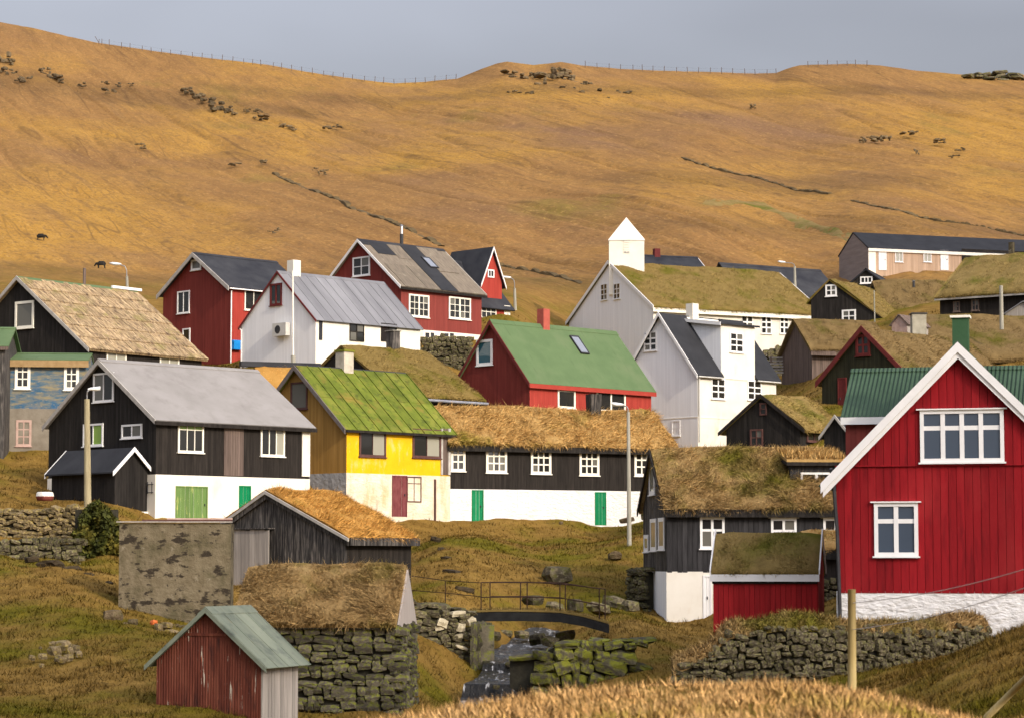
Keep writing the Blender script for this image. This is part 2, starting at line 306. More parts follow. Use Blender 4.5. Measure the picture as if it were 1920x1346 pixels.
# ------------------------------------------------------------------ terrain: heights fitted through measured spots (px, depth, py)
SPOTS = [
 # near bank the photographer stands behind
 (-150, 8, 2400), (700, 8, 1960), (1300, 8, 1950), (2070, 8, 1950), (-150, 16, 1960), (700, 16, 1560), (1300, 16, 1500), (2070, 16, 1540),
 (-150, 26, 1640), (300, 26, 1560), (600, 26, 1400), (720, 26, 1362), (800, 26, 1352), (900, 26, 1334), (1000, 26, 1316), (1100, 26, 1305), (1250, 26, 1298), (1400, 26, 1297),
 (1500, 26, 1295), (1600, 26, 1304), (1700, 26, 1322), (1800, 26, 1346), (1900, 26, 1372), (2070, 26, 1400),
 (-150, 38, 1500), (400, 38, 1520), (900, 38, 1510), (1300, 38, 1500), (1700, 38, 1400), (1920, 40, 1310), (2070, 40, 1280),
 (-150, 60, 1352), (0, 60, 1346), (250, 60, 1352), (500, 60, 1362), (700, 60, 1400), (950, 60, 1470), (1300, 58, 1400), (1550, 52, 1330), (1700, 52, 1288), (1820, 52, 1230), (1920, 54, 1180), (2070, 56, 1130),
 # left slope and mound
 (0, 75, 1235), (150, 75, 1225), (300, 74, 1225), (450, 74, 1262), (0, 88, 1120), (150, 86, 1130), (225, 84, 1160), (350, 84, 1185), (0, 96, 1042), (100, 96, 1052), (170, 95, 1070), (225, 94, 1100),
 (40, 101, 1058), (150, 101, 1070), (0, 106, 1018), (150, 106, 1014), (0, 111, 958), (100, 112, 948), (200, 111, 962), (0, 120, 905), (60, 124, 885), (20, 130, 866), (120, 130, 868), (-150, 120, 900),
 # stone house, bridge and stream
 (510, 72, 1340), (640, 72, 1348), (760, 72, 1345), (800, 78, 1310), (840, 82, 1312), (880, 86, 1300), (900, 83, 1318), (700, 90, 1135), (800, 92, 1140), (870, 92, 1155), (950, 90, 1252), (955, 86, 1275), (950, 80, 1325), (900, 78, 1345), (1000, 78, 1345), (950, 70, 1410), (975, 93, 1232),
 (990, 98, 1196), (1080, 99, 1165), (1160, 97, 1150), (1180, 91, 1170), (1060, 84, 1275), (1200, 84, 1240), (1250, 90, 1200), (1240, 76, 1290), (1150, 76, 1330),
 (440, 94, 1150), (560, 96, 1120), (700, 98, 1120), (790, 100, 1105), (840, 106, 1060), (1000, 104, 1095), (1000, 114, 1043), (830, 116, 1010), (900, 122, 1003), (1100, 116, 1035), (1180, 110, 1065), (1190, 118, 1012),
 # right foreground
 (1210, 106, 1135), (1250, 100, 1162), (1335, 98, 1172), (1400, 90, 1190), (1300, 80, 1258), (1340, 76, 1240), (1540, 76, 1190), (1280, 68, 1300), (1450, 66, 1298), (1600, 66, 1268), (1750, 68, 1232), (1850, 69, 1205), (1580, 74, 1175), (1900, 71, 1205), (2070, 70, 1190),
 # the village tier by tier
 (293, 115, 974), (97, 116, 952), (215, 112, 958), (450, 117, 985), (580, 122, 978), (650, 126.5, 988), (740, 129, 986), (840, 131.5, 990), (900, 132, 990), (1000, 133.5, 997), (1115, 135.5, 994), (1200, 137.5, 982), (1060, 128, 1008), (1320, 140, 900), (1400, 124, 850), (1560, 120, 840), (1800, 110, 900), (2070, 110, 900),
 (0, 142, 700), (167, 140, 690), (380, 147, 690), (307, 168, 690), (432, 165, 687), (592, 148, 688), (453, 152, 690), (790, 154, 690), (752, 160, 648), (903, 166, 640), (993, 146, 800), (1222, 153, 850), (1308, 158, 862), (1400, 160, 850), (1455, 150, 775), (1500, 165, 735), (1430, 172, 735),
 (950, 174, 596), (1000, 187, 596), (1067, 197, 655), (1140, 192, 690), (1225, 188, 705), (1300, 180, 745), (1400, 184, 715), (1480, 192, 680), (1550, 204, 660), (1600, 150, 735), (1700, 152, 720), (1560, 188, 605), (1700, 172, 612), (1760, 172, 606), (1900, 170, 600), (2070, 170, 600), (1628, 235, 523), (1900, 235, 523),
 (0, 200, 535), (200, 200, 560), (400, 200, 565), (650, 200, 560), (850, 200, 560), (1000, 214, 545), (1150, 225, 520), (1350, 225, 530),
 (-150, 240, 480), (0, 240, 482), (200, 240, 497), (400, 240, 507), (700, 240, 500), (1000, 240, 516), (1150, 240, 497), (1350, 240, 500), (1600, 242, 510), (2070, 242, 508),
]
_S = np.array(SPOTS, float)
def _uv(px, D): return np.stack([np.asarray(px, float) / 300.0, np.log(np.asarray(D, float)) * 3.0], -1)
_C = _uv(_S[:, 0], _S[:, 1])
def _phi(r): return r * r * np.log(r + 1e-9)
_n = len(_C); _K = _phi(np.linalg.norm(_C[:, None] - _C[None], axis=-1)) + np.eye(_n) * 0.02
_P = np.hstack([np.ones((_n, 1)), _C]); _A = np.block([[_K, _P], [_P.T, np.zeros((3, 3))]])
_W = np.linalg.solve(_A, np.concatenate([_S[:, 2], np.zeros(3)]))
def _tps(px, D):
    q = _uv(np.clip(px, -150, 2070), np.clip(D, 8, 242)); out = np.empty(q.shape[:-1]); fl = q.reshape(-1, 2); o = out.reshape(-1)
    for i in range(0, len(fl), 20000):
        b = fl[i:i + 20000]; r = np.linalg.norm(b[:, None] - _C[None], axis=-1)
        o[i:i + 20000] = _phi(r) @ _W[:_n] + _W[_n] + b @ _W[_n + 1:]
    return out
SKY = np.array([(-400, -20), (-150, 18), (0, 42), (60, 52), (100, 62), (180, 80), (300, 98), (400, 110), (500, 122), (600, 138), (700, 152), (740, 156), (800, 153), (858, 148), (880, 139), (900, 131), (930, 120), (950, 116), (1000, 122), (1030, 119), (1052, 116), (1090, 123), (1150, 128),
  (1250, 133), (1400, 138), (1455, 137), (1480, 127), (1500, 122), (1580, 119), (1650, 122), (1720, 133), (1800, 140), (1920, 141), (2100, 150), (2500, 160)], float)
DR = 500.0
_px = np.arange(-400, 2501, 10.0); _k = np.hanning(61); SKS = np.stack([_px, np.convolve(np.pad(np.interp(_px, SKY[:, 0], SKY[:, 1]), 30, mode='edge'), _k / _k.sum(), 'valid')], -1)
def ground_py(px, D):
    px, D = np.broadcast_arrays(np.asarray(px, float), np.asarray(D, float))
    y0 = _tps(px, D); t = np.clip((D - 240) / (DR - 240), 0, 1)
    ys = np.interp(px, SKY[:, 0], SKY[:, 1]); sm = np.interp(px, SKS[:, 0], SKS[:, 1]); ys = sm + (ys - sm) * t ** 7
    return np.where(D > 240, y0 + (ys - y0) * (t ** .85), y0)
def _detail(x, y, D):
    a = .93 * x + .36 * y; b = .36 * x - .93 * y
    hill = np.clip((D - 215) / 40, 0, 1); edge = np.clip((DR - D) / 60, .12, 1)
    rid = 1 - np.abs(2 * vn(a * .16 + 2 * vn(b * .02, a * .02, 5), b * .012, 7)); rid = np.clip((rid - .84) * 6.2, 0, 1)
    dh = (fbm(x * .03, y * .02, 3, 31) * 1.5 + fbm(a * .14, b * .010, 3, 3) * .8 - rid * .55 + fbm(x * .5, y * .35, 3, 11) * .22) * edge
    near = np.clip((D - 10) / 30, .25, 1)
    dn = (fbm(x * .22, y * .22, 4, 21) * .13 + fbm(x * 1.3, y * 1.3, 3, 23) * .12) * near
    return dn * (1 - hill) + dh * hill
def ground_pt(px, D):                      # arrays -> x, y, z
    px, D = np.broadcast_arrays(np.asarray(px, float), np.asarray(D, float))
    Dc = np.clip(D, 8, DR); py = ground_py(px, Dc); v = (CY - py) / F
    dy = cT - v * sT; x = (px - CX) / F * D / dy * 1.0; z = (sT + v * cT) * Dc / dy
    back = np.clip(D - DR, 0, None); z = z - back * .10 - np.clip(back, 0, 60) ** 2 * .004
    return x, D.astype(float), z + _detail(x, D, D)
def gz(x, y):
    x = np.asarray(x, float); y = np.asarray(y, float); z = np.zeros(np.broadcast(x, y).shape); dy = cT
    for _ in range(3):
        px = CX + F * x / (y * cT + z * sT); X, Y, z = ground_pt(px, y)
    return z
def gpt(px, D, dz=0):
    x, y, z = ground_pt(px, D); return Vector((float(x), float(y), float(z) + dz))

def ground_material():
    m = bpy.data.materials.new('dry_grass_ground'); m.use_nodes = True; nt = m.node_tree; N = nt.nodes; Lk = nt.links.new; P = N['Principled BSDF']
    pos = N.new('ShaderNodeNewGeometry').outputs['Position']
    def noise(scale, st=(1, 1, 1), rz=0, det=6, ro=.62):
        a = N.new('ShaderNodeMapping'); a.vector_type = 'POINT'; a.inputs['Rotation'].default_value = (0, 0, rz); Lk(pos, a.inputs[0])
        b = N.new('ShaderNodeMapping'); b.inputs['Scale'].default_value = st; Lk(a.outputs[0], b.inputs[0])
        q = N.new('ShaderNodeTexNoise'); q.inputs['Scale'].default_value = scale; q.inputs['Detail'].default_value = det; q.inputs['Roughness'].default_value = ro
        Lk(b.outputs[0], q.inputs['Vector']); return q.outputs['Fac']
    def mix(f, a, b):
        q = N.new('ShaderNodeMix'); q.data_type = 'RGBA'
        for i, v in ((0, f), (6, a), (7, b)):
            if isinstance(v, (int, float)): q.inputs[i].default_value = v
            elif isinstance(v, tuple): q.inputs[i].default_value = (*v, 1)
            else: Lk(v, q.inputs[i])
        return q.outputs[2]
    def mr(v, a, b, lo=0, hi=1):
        q = N.new('ShaderNodeMapRange'); Lk(v, q.inputs[0])
        for i, k in enumerate((a, b, lo, hi)): q.inputs[i + 1].default_value = k
        return q.outputs[0]
    def ramp(v, cols, lo=.3, hi=.7):
        r = _ramp(nt, cols, lo, hi); Lk(v, r.inputs[0]); return r.outputs[0]
    RZ = math.radians(-21)                                   # streaks run downhill to the right
    hill = ramp(noise(.30, (1, .10, .3), RZ), [(0.1628, 0.086, 0.0306), (0.2157, 0.1152, 0.0395), (0.2646, 0.1443, 0.0477)])
    hill = mix(mr(noise(.016, (1, .6, 1)), .46, .60), hill, ramp(noise(.5, (1, .12, .4), RZ), [(0.2727, 0.1459, 0.0306), (0.3419, 0.1905, 0.0395)]))
    hill = mix(mr(noise(.022, (1, .45, 1), RZ), .54, .70), hill, (0.1791, 0.0998, 0.0511))
    hill = mix(mr(noise(.55, (1, .010, .2), RZ, 2), .60, .70, 0, .55), hill, (.15, .086, .036))
    hill = mix(mr(noise(.05, (1, .3, 1)), .60, .76), hill, (0.1669, 0.1191, 0.0272)); hill = mix(mr(noise(3.2, (1, .5, 1), RZ, 4, .7), .50, .72), hill, (0.1221, 0.0676, 0.0259)); hill = mix(mr(noise(2.1, (1, .4, 1), RZ, 4, .7), .54, .76), hill, (0.3663, 0.2228, 0.0783))
    def thin(n, w_):
        q = N.new('ShaderNodeMath'); q.operation = 'SUBTRACT'; Lk(n, q.inputs[0]); q.inputs[1].default_value = .5
        a = N.new('ShaderNodeMath'); a.operation = 'ABSOLUTE'; Lk(q.outputs[0], a.inputs[0]); return mr(a.outputs[0], 0, w_, 1, 0)
    def mul(a, b):
        q = N.new('ShaderNodeMath'); q.operation = 'MULTIPLY'; Lk(a, q.inputs[0]); Lk(b, q.inputs[1]); return q.outputs[0]
    hill = mix(mul(thin(noise(.20, (1, .022, .2), RZ, 1), .012), mr(noise(.04, (1, .5, 1)), .40, .60, 0, .7)), hill, (0.0935, 0.0535, 0.022))
    hill = mix(mul(thin(noise(.50, (1, .014, .2), RZ, 1), .024), mr(noise(.05, (1, .4, 1)), .42, .60, 0, .7)), hill, (0.11, 0.0621, 0.026))
    hill = mix(mr(noise(1.0, (1, .5, 1), RZ, 5, .75), .52, .66, 0, .75), hill, (0.1375, 0.0803, 0.034))
    near = ramp(noise(.9), [(0.1122, 0.0645, 0.0139), (0.1712, 0.101, 0.0226), (0.2244, 0.1375, 0.0348)])
    near = mix(mr(noise(.17, (1, .8, 1)), .46, .62), near, ramp(noise(2.2), [(0.0708, 0.0617, 0.0052), (0.1269, 0.101, 0.0078)]))
    near = mix(mr(noise(1.6), .60, .74), near, (0.059, 0.0393, 0.0131))
    at_ = N.new('ShaderNodeAttribute'); at_.attribute_name = 'hill'
    an = N.new('ShaderNodeAttribute'); an.attribute_name = 'rnd'; mu = N.new('ShaderNodeMix'); mu.data_type = 'RGBA'; mu.blend_type = 'MULTIPLY'; mu.inputs[0].default_value = 1
    Lk(mix(at_.outputs['Fac'], near, hill), mu.inputs[6]); Lk(mr(an.outputs['Fac'], 0, 1, .85, 1.45), mu.inputs[7]); Lk(mu.outputs[2], P.inputs['Base Color']); P.inputs['Roughness'].default_value = 1; P.inputs['Specular IOR Level'].default_value = .05
    b = N.new('ShaderNodeBump'); b.inputs['Strength'].default_value = .9; b.inputs['Distance'].default_value = .22
    Lk(noise(1.3, (1, .55, 1), RZ, 6, .7), b.inputs['Height']); Lk(b.outputs[0], P.inputs['Normal'])
    return m
def build_ground():
    cols = np.concatenate([np.linspace(-9000, -260, 24), np.arange(-250, 2171, 4.5), np.linspace(2180, 11000, 24)])
    rows = np.concatenate([np.exp(np.linspace(math.log(8), math.log(240), 330))[:-1], np.linspace(240, 515, 250), np.linspace(525, 1400, 14)])
    PX, D = np.meshgrid(cols, rows)
    x, y, z = ground_pt(PX, D)
    hill = np.clip((D - 195) / 45, 0, 1)
    back = [-260, -120, -50, -15, 2]                          # the sheet goes on behind the camera
    xb = np.stack([x[0] * (1 + (8 - b) / 12.0) for b in back]); yb = np.stack([np.full(len(cols), float(b)) for b in back]); zb = np.stack([z[0] - (8 - b) * .02 for b in back])
    x = np.vstack([xb, x]); y = np.vstack([yb, y]); z = np.vstack([zb, z]); hill = np.vstack([np.zeros_like(xb), hill])
    R, Cn = x.shape; V = np.stack([x, y, z], -1).reshape(-1, 3)
    i = (np.arange(R - 1)[:, None] * Cn + np.arange(Cn - 1)[None]).ravel()
    o = npmesh('ground', V, np.stack([i, i + 1, i + Cn + 1, i + Cn], -1), ground_material(), attr={'hill': hill.ravel(), 'rnd': np.full(hill.size, .5)}, smooth=True)
    return tag(o, 'grass covered valley floor and golden hillside behind the village', None, None, 'structure')
GROUND = build_ground()

# ------------------------------------------------------------------ blades, stones
RNG = np.random.default_rng(7); random.seed(5)
def blades(name, Pt, Dr, ln, wd, m, parent=None, nrm=None, extra=None):
    n = len(Pt); Dr = Dr / (np.linalg.norm(Dr, axis=1, keepdims=True) + 1e-9)
    ang = RNG.uniform(0, 2 * np.pi, n); r = np.stack([np.cos(ang), np.sin(ang), np.zeros(n)], -1)
    sd_ = np.cross(Dr, r); sd_ /= np.linalg.norm(sd_, axis=1, keepdims=True) + 1e-9
    V = np.empty((n, 3, 3)); V[:, 0] = Pt - sd_ * wd[:, None]; V[:, 1] = Pt + sd_ * wd[:, None]; V[:, 2] = Pt + Dr * ln[:, None]
    at_ = {'rnd': np.repeat(RNG.random(n), 3)}
    for k_, v_ in (extra or {}).items(): at_[k_] = np.full(3 * n, v_)
    o = npmesh(name, V.reshape(-1, 3), np.arange(3 * n).reshape(-1, 3), m, parent, at_, True)
    nn = (np.array([0, -.25, 1.0])[None] if nrm is None else nrm) + RNG.normal(0, .45, (n, 3)); nn /= np.linalg.norm(nn, axis=1, keepdims=True)
    o.data.normals_split_custom_set_from_vertices(np.repeat(nn, 3, 0).astype(np.float32))     # shade the sward as a surface, not blade by blade
    return o
def _stone_mesh(k, flat=1.0):
    rg = random.Random(k); bm = bmesh.new(); bmesh.ops.create_cube(bm, size=2)
    bmesh.ops.subdivide_edges(bm, edges=bm.edges[:], cuts=1, use_grid_fill=True)
    for v in bm.verts:
        q = v.co.copy(); l = (abs(q.x) ** 5 + abs(q.y) ** 5 + abs(q.z) ** 5) ** .2; q /= l
        v.co = Vector([q[i] * (1 + rg.uniform(-.22, .14)) for i in range(3)])
    bmesh.ops.triangulate(bm, faces=bm.faces[:])
    me = bpy.data.meshes.new('stone'); bm.to_mesh(me); bm.free(); return me
STONES = {}
def stone_meshes(m):
    if m.name not in STONES:
        L = [_stone_mesh(100 + k) for k in range(9)]
        for q in L: q.materials.append(m)
        STONES[m.name] = L
    return STONES[m.name]
def put_stone(loc, dim, m, parent=None, rot=None, name='stone'):
    o = bpy.data.objects.new(name, random.choice(stone_meshes(m))); o.location = loc; o.scale = dim
    o.rotation_euler = rot or (random.uniform(-.16, .16), random.uniform(-.2, .2), random.uniform(-.2, .2))
    return link(o, parent)
def courses(u0, u1, z0f, z1f, hmin, hmax, wmin, wmax, rg):
    """stone layout in (u, z): yields centre and size; z0f / z1f give foot and top at u"""
    out = []; z = min(z0f(u0), z0f(u1)); top = max(z1f(u) for u in np.linspace(u0, u1, 9))
    while z < top:
        h = rg.uniform(hmin, hmax); u = u0 - rg.uniform(0, wmin)
        while u < u1:
            wd = rg.uniform(wmin, wmax) * rg.choice((.7, 1, 1, 1.25)); uc = u + wd / 2; hh = h * rg.uniform(.8, 1.12)
            if uc - wd * .2 < u1 and uc + wd * .2 > u0 and z + h * .3 < z1f(uc) and z + h > z0f(uc): out.append((uc, z + h / 2 + rg.uniform(-.07, .07), wd, hh * rg.uniform(.75, 1.4)))
            u += wd
        z += h * .93
    return out

# ------------------------------------------------------------------ houses
class House:
    """local frame: x along the ridge, y across the gable, z up; origin at the near corner's foot"""
    def __init__(s, name, label, C, D, base, gam, gx=None, lx=None, apex=None, W=None, L=None, rf=.5, rise=None, cat='house', group=None, eave2=0.0):
        g = math.radians(gam); s.l = Vector((math.sin(g), math.cos(g), 0)); s.g = Vector((-math.cos(g), math.sin(g), 0))
        s.Pc = at(C[0], C[1], D); zb = at(C[0], base, D).z; s.o = Vector((s.Pc.x, s.Pc.y, zb)); s.he = s.Pc.z - zb
        s.W = W if W else s.run(s.Pc, s.g, gx); s.L = L if L else s.run(s.Pc, s.l, lx); s.rf = rf; s.e2 = eave2
        ra = s.Pc + s.g * (rf * s.W)
        if apex is not None:
            px, _ = proj(ra); rr = ray(px, apex); s.hr = rr.z * (ra.y / rr.y) - zb
        else: s.hr = s.he + rise
        s.rz = math.pi / 2 - g
        s.e = tag(empty(name, s.o, s.rz), label, cat, group)
        s.M = Matrix.Translation(s.o) @ Matrix.Rotation(s.rz, 4, 'Z'); s.Mi = s.M.inverted()
        s.ry = rf * s.W; s.tf = (s.hr - s.he) / s.ry; s.tb = (s.hr - s.he - s.e2) / (s.W - s.ry)
        s.FB = {'F': (Vector((0, 0, 0)), Vector((1, 0, 0)), Vector((0, -1, 0))), 'G': (Vector((0, 0, 0)), Vector((0, 1, 0)), Vector((-1, 0, 0))),
                'H': (Vector((s.L, 0, 0)), Vector((0, 1, 0)), Vector((1, 0, 0))), 'B': (Vector((0, s.W, 0)), Vector((1, 0, 0)), Vector((0, 1, 0)))}
    @staticmethod
    def run(P, d, px):
        a = (px - CX) / F; return (a * (P.y * cT + P.z * sT) - P.x) / (d.x - a * d.y * cT)
    def hit(s, face, px, py, off=0):
        if face == 'R':
            q = Vector((0, 0, s.he)); n = Vector((0, -s.tf, 1)).normalized()
        else:
            q, _, n = s.FB[face]; q = q + n * off
        d = s.Mi.to_3x3() @ ray(px, py); o = s.Mi @ Vector((0, 0, 0))
        return o + d * ((q - o).dot(n) / d.dot(n))
    def zat(s, px, py, face='F'): return s.hit(face, px, py).z
    def top(s, y): return s.he + s.tf * y if y <= s.ry else s.hr - s.tb * (y - s.ry)
    def fbox(s, mb, face, u0, u1, z0, z1, n0, n1):
        o, u, n = s.FB[face]
        mb.hexa([o + u * a + n * b + Vector((0, 0, z)) for a in (u0, u1) for b in (n0, n1) for z in (z0, z1)])
    def walls(s, m, mg=None, split=None, mf=None, mfg=None, below=1.6, name='wall'):
        """m front boards, mg gable boards; split: height where the foundation (mf) ends"""
        L, W, z0 = s.L, s.W, -below
        def prism(nm, za, zb_, ma, mgb, ins):
            i = -ins
            a = [(i, i), (L - i, i), (L - i, W - i), (i, W - i)]
            V = [(x, y, za) for x, y in a] + [(x, y, zb_) for x, y in a]; Fc = [(0, 1, 5, 4), (1, 2, 6, 5), (2, 3, 7, 6), (3, 0, 4, 7), (0, 3, 2, 1), (4, 5, 6, 7)]
            return mesh(nm, V, Fc, [ma, mgb or ma], s.e, mi=[0, 1, 0, 1, 0, 0])
        zs = z0 if split is None else split
        if split is not None: prism('foundation', z0, split, mf, mfg, .03)
        e2 = s.he + s.e2
        V = [(0, 0, zs), (L, 0, zs), (L, W, zs), (0, W, zs), (0, 0, s.he), (L, 0, s.he), (L, W, e2), (0, W, e2), (0, s.ry, s.hr - .02), (L, s.ry, s.hr - .02)]
        Fc = [(0, 1, 5, 4), (2, 3, 7, 6), (3, 0, 4, 8, 7), (1, 2, 6, 9, 5), (0, 3, 2, 1), (4, 5, 9, 8), (7, 8, 9, 6)]
        s.wall = mesh(name, V, Fc, [m, mg or m], s.e, mi=[0, 0, 1, 1, 0, 0, 0])
        return s.wall
    def panel(s, face, x0, y0, x1, y1, m, name='wall_panel', n=.02, par=None):
        a = s.hit(face, x0, y0); b = s.hit(face, x1, y1); k = 0 if face in 'FB' else 1
        mb = MB(); s.fbox(mb, face, a[k], b[k], min(a.z, b.z), max(a.z, b.z), .0, n); return mb.build(name, m, par or s.e)
    def planks(s, face, m, wd, z0=None, z1=None, u0=None, u1=None, n=.03, par=None, gap=.012, name='plank', slope=True, jag=0):
        """individual boards, each cut to the roof line"""
        L = s.W if face in 'GH' else s.L; u0 = 0 if u0 is None else u0; u1 = L if u1 is None else u1
        k = max(1, round((u1 - u0) / wd)); wd = (u1 - u0) / k; o, u, nn = s.FB[face]; z0 = -1.2 if z0 is None else z0
        for i in range(k):
            a, b = u0 + i * wd + gap / 2, u0 + (i + 1) * wd - gap / 2; t = n + random.uniform(-.006, .008)
            if face in 'GH':
                ta, tb = s.top(a), s.top(b)
                if z1 is not None: ta, tb = min(ta, z1), min(tb, z1)
            else: ta = tb = (s.he if z1 is None else z1)
            if ta <= z0 + .05 and tb <= z0 + .05: continue
            zz = z0 + random.uniform(0, jag); pts = []
            for uu, tt in ((a, ta), (b, tb)):
                for q in (.002, t):
                    for z in (zz, max(tt, zz + .01)): pts.append(o + u * uu + nn * q + Vector((0, 0, z)))
            mb = MB(); mb.hexa(pts); mb.build(name, m, par or s.wall)
    # --- openings
    def win(s, face, x0, y0, x1, y1, cols=2, rows=1, fm=None, gm=None, b=.09, mt=.05, sill=True, rect=None, proud=.06, head=False, panemats=None, name='window', n0=0.0, mull=0):
        fm = fm or trim_white; gm = gm or glass; k = 0 if face in 'FB' else 1
        if rect: ua, ub, za, zb = rect
        else:
            p = s.hit(face, (x0 + x1) / 2, y1); q = s.hit(face, (x0 + x1) / 2, y0); pl = s.hit(face, x0, (y0 + y1) / 2); pr = s.hit(face, x1, (y0 + y1) / 2)
            ua, ub = sorted((pl[k], pr[k])); za, zb = p.z, q.z
        rw = rows if isinstance(rows, (list, tuple)) else [1.0 / rows] * rows
        mb = MB(); P0, P1 = .0, proud
        bx = lambda a, b_, z0, z1, d=P1: s.fbox(mb, face, a, b_, z0, z1, P0, d)
        bx(ua, ua + b, za, zb); bx(ub - b, ub, za, zb); bx(ua + b, ub - b, zb - b, zb); bx(ua + b, ub - b, za, za + b)
        ia, ib, ja, jb = ua + b, ub - b, za + b, zb - b; cw = (ib - ia) / cols; zz = [jb]
        for r in rw: zz.append(zz[-1] - (jb - ja) * r)
        for i in range(1, cols):
            mw = mt * 3.2 if i == mull else mt
            bx(ia + i * cw - mw / 2, ia + i * cw + mw / 2, ja, jb, P1 * .85)
        for z in zz[1:-1]:
            for i in range(cols): bx(ia + i * cw + (mt / 2 if i else 0), ia + (i + 1) * cw - (mt / 2 if i < cols - 1 else 0), z - mt / 2, z + mt / 2, P1 * .7)
        if sill: s.fbox(mb, face, ua - .05, ub + .05, za - .05, za, P0, P1 + .05)
        if head: s.fbox(mb, face, ua - .10, ub + .10, zb, zb + .04, P0, P1 + .06)
        wo = mb.build(name, fm, s.e); n = 0
        for i in range(cols):
            for j in range(len(rw)):
                pm = MB(); s.fbox(pm, face, ia + i * cw, ia + (i + 1) * cw, zz[j + 1], zz[j], .004, n0 + .014)
                g = (gm if (gm is not glass or random.random() > .16) else glass_dim) if not panemats else panemats[n % len(panemats)]; n += 1
                pm.build('pane', g, wo)
        return wo
    def door(s, face, x0, y0, x1, y1, m, fm=None, n=.04, boards=4, name='door'):
        a = s.hit(face, x0, (y0 + y1) / 2); b = s.hit(face, x1, (y0 + y1) / 2); k = 0 if face in 'FB' else 1
        xm = (x0 + x1) / 2; z0, z1 = s.hit(face, xm, y1).z, s.hit(face, xm, y0).z; ua, ub = sorted((a[k], b[k])); mb = MB(); fw = .06
        s.fbox(mb, face, ua, ua + fw, z0, z1, 0, n + .03); s.fbox(mb, face, ub - fw, ub, z0, z1, 0, n + .03); s.fbox(mb, face, ua + fw, ub - fw, z1 - fw, z1, 0, n + .03)
        d = mb.build(name, fm or m, s.e); w_ = (ub - ua - 2 * fw) / boards
        for i in range(boards):
            q = MB(); s.fbox(q, face, ua + fw + i * w_ + .006, ua + fw + (i + 1) * w_ - .006, z0, z1 - fw, .004, n + random.uniform(-.004, .006)); q.build('door_board', m, d)
        q = MB(); s.fbox(q, face, ub - fw - .14, ub - fw - .10, (z0 + z1) / 2, (z0 + z1) / 2 + .12, n, n + .05); q.build('door_handle', metal_dark, d)
        return d
    # --- roofs
    def slope_pt(s, x, t, side, off=0, ov=0):          # t 0 eave .. 1 ridge; ov: overhang beyond the wall
        if side == 0:
            y = -ov + (s.ry + ov) * t; n = Vector((0, -s.tf, 1)).normalized(); z = s.he + s.tf * y
        else:
            y = s.W + ov - (s.W - s.ry + ov) * t; n = Vector((0, s.tb, 1)).normalized(); z = s.hr - s.tb * (y - s.ry)
        return Vector((x, y, z)) + n * off
    def roof(s, m, ov=.28, ove=.25, th=.10, sheets=0, ridge=None, off=.0, ends=(None, None), seam=.0, courses_=1, gap=None):
        x0 = -ov if ends[0] is None else ends[0]; x1 = s.L + ov if ends[1] is None else ends[1]; mb = MB()
        for sd_ in (0, 1):
            for (xa, xb) in (((x0, x1),) if (gap is None or sd_ == 1) else ((x0, gap[0]), (gap[1], x1))): mb.hexa([s.slope_pt(x, t, sd_, o, ove) for x in (xa, xb) for t in (0, 1) for o in (off, off + th)])
        s.roof_o = mb.build('roof', m, s.e)
        if sheets:
            wd = (x1 - x0) / sheets
            for i, (ta, tb) in [(i, k) for i in range(sheets) for k in (((0, .995),) if courses_ == 1 else ((0, .53), (.50, .995)))]:
                lap = .03 if courses_ > 1 and ta > 0 else 0; q = MB(); a, b = x0 + i * wd, x0 + (i + 1) * wd; o1 = off + th + .004 + random.uniform(0, .008)
                q.hexa([s.slope_pt(x, t, 0, o + lap * t, ove + .02) for x in (a + .004, b - .004) for t in (ta, tb) for o in (off + th + .001, o1 + .012)])
                q.hexa([s.slope_pt(x, t, 0, o + lap * t, ove + .02) for x in (b - .05, b - .006) for t in (ta, tb) for o in (o1 + .012, o1 + .012 + seam)])
                q.build('roof_sheet', m, s.roof_o)
        if ridge is not None:
            q = MB(); r = s.hr + off + th / math.cos(math.atan(s.tf))
            for sg in (-1, 1): q.hexa([(x, s.ry + sg * a, r - (s.tf if sg < 0 else s.tb) * a + o) for x in (x0 - .02, x1 + .02) for a in (0, .22) for o in (.012, .05)])
            q.build('ridge_cap', ridge, s.roof_o)
        s.rx = (x0, x1)
        return s.roof_o
    def barge(s, m, wd=.2, th=.05, ov=.28, ove=.25, up=.12, ends=(0,), name='bargeboard', drop=0.0):
        for e in ends:
            x = -ov if e == 0 else s.L + ov; a, b = (x - th, x - .001) if e == 0 else (x + .001, x + th)
            for sd_ in (0, 1):
                q = MB(); pts = []
                for xx in (a, b):
                    for t in (-drop, 1.0):
                        p = s.slope_pt(xx, t, sd_, 0, ove) + Vector((0, 0, up * math.sqrt(1 + (s.tf if sd_ == 0 else s.tb) ** 2))); lo = p + Vector((0, 0, -wd))
                        pts += [lo, p]
                q.hexa(pts); q.build(name, m, s.e)
    def fascia(s, m, wd=.16, th=.04, ov=.28, ove=.25, name='fascia_board', x0=None, x1=None):
        y = -ove; z = s.he - s.tf * ove; q = MB(); q.box(-ov if x0 is None else x0, s.L + ov if x1 is None else x1, y - th, y - .002, z - wd, z + .06); return q.build(name, m, s.e)
    def gutter(s, m, ov=.28, ove=.25, r=.06, x0=None, x1=None):
        y = -ove - r; z = s.he - s.tf * ove - .02; q = MB(); q.tube((-ov if x0 is None else x0, y, z), (s.L + ov if x1 is None else x1, y, z), r, r, 8); return q.build('gutter', m, s.e)
    def downpipe(s, face, px, y0, y1, m, r=.045):
        a = s.hit(face, px, y0, .08); b = s.hit(face, px, y1, .08); b.x, b.y = a.x, a.y
        q = MB(); q.tube(a, b, r, r, 7); return q.build('downpipe', m, s.e)
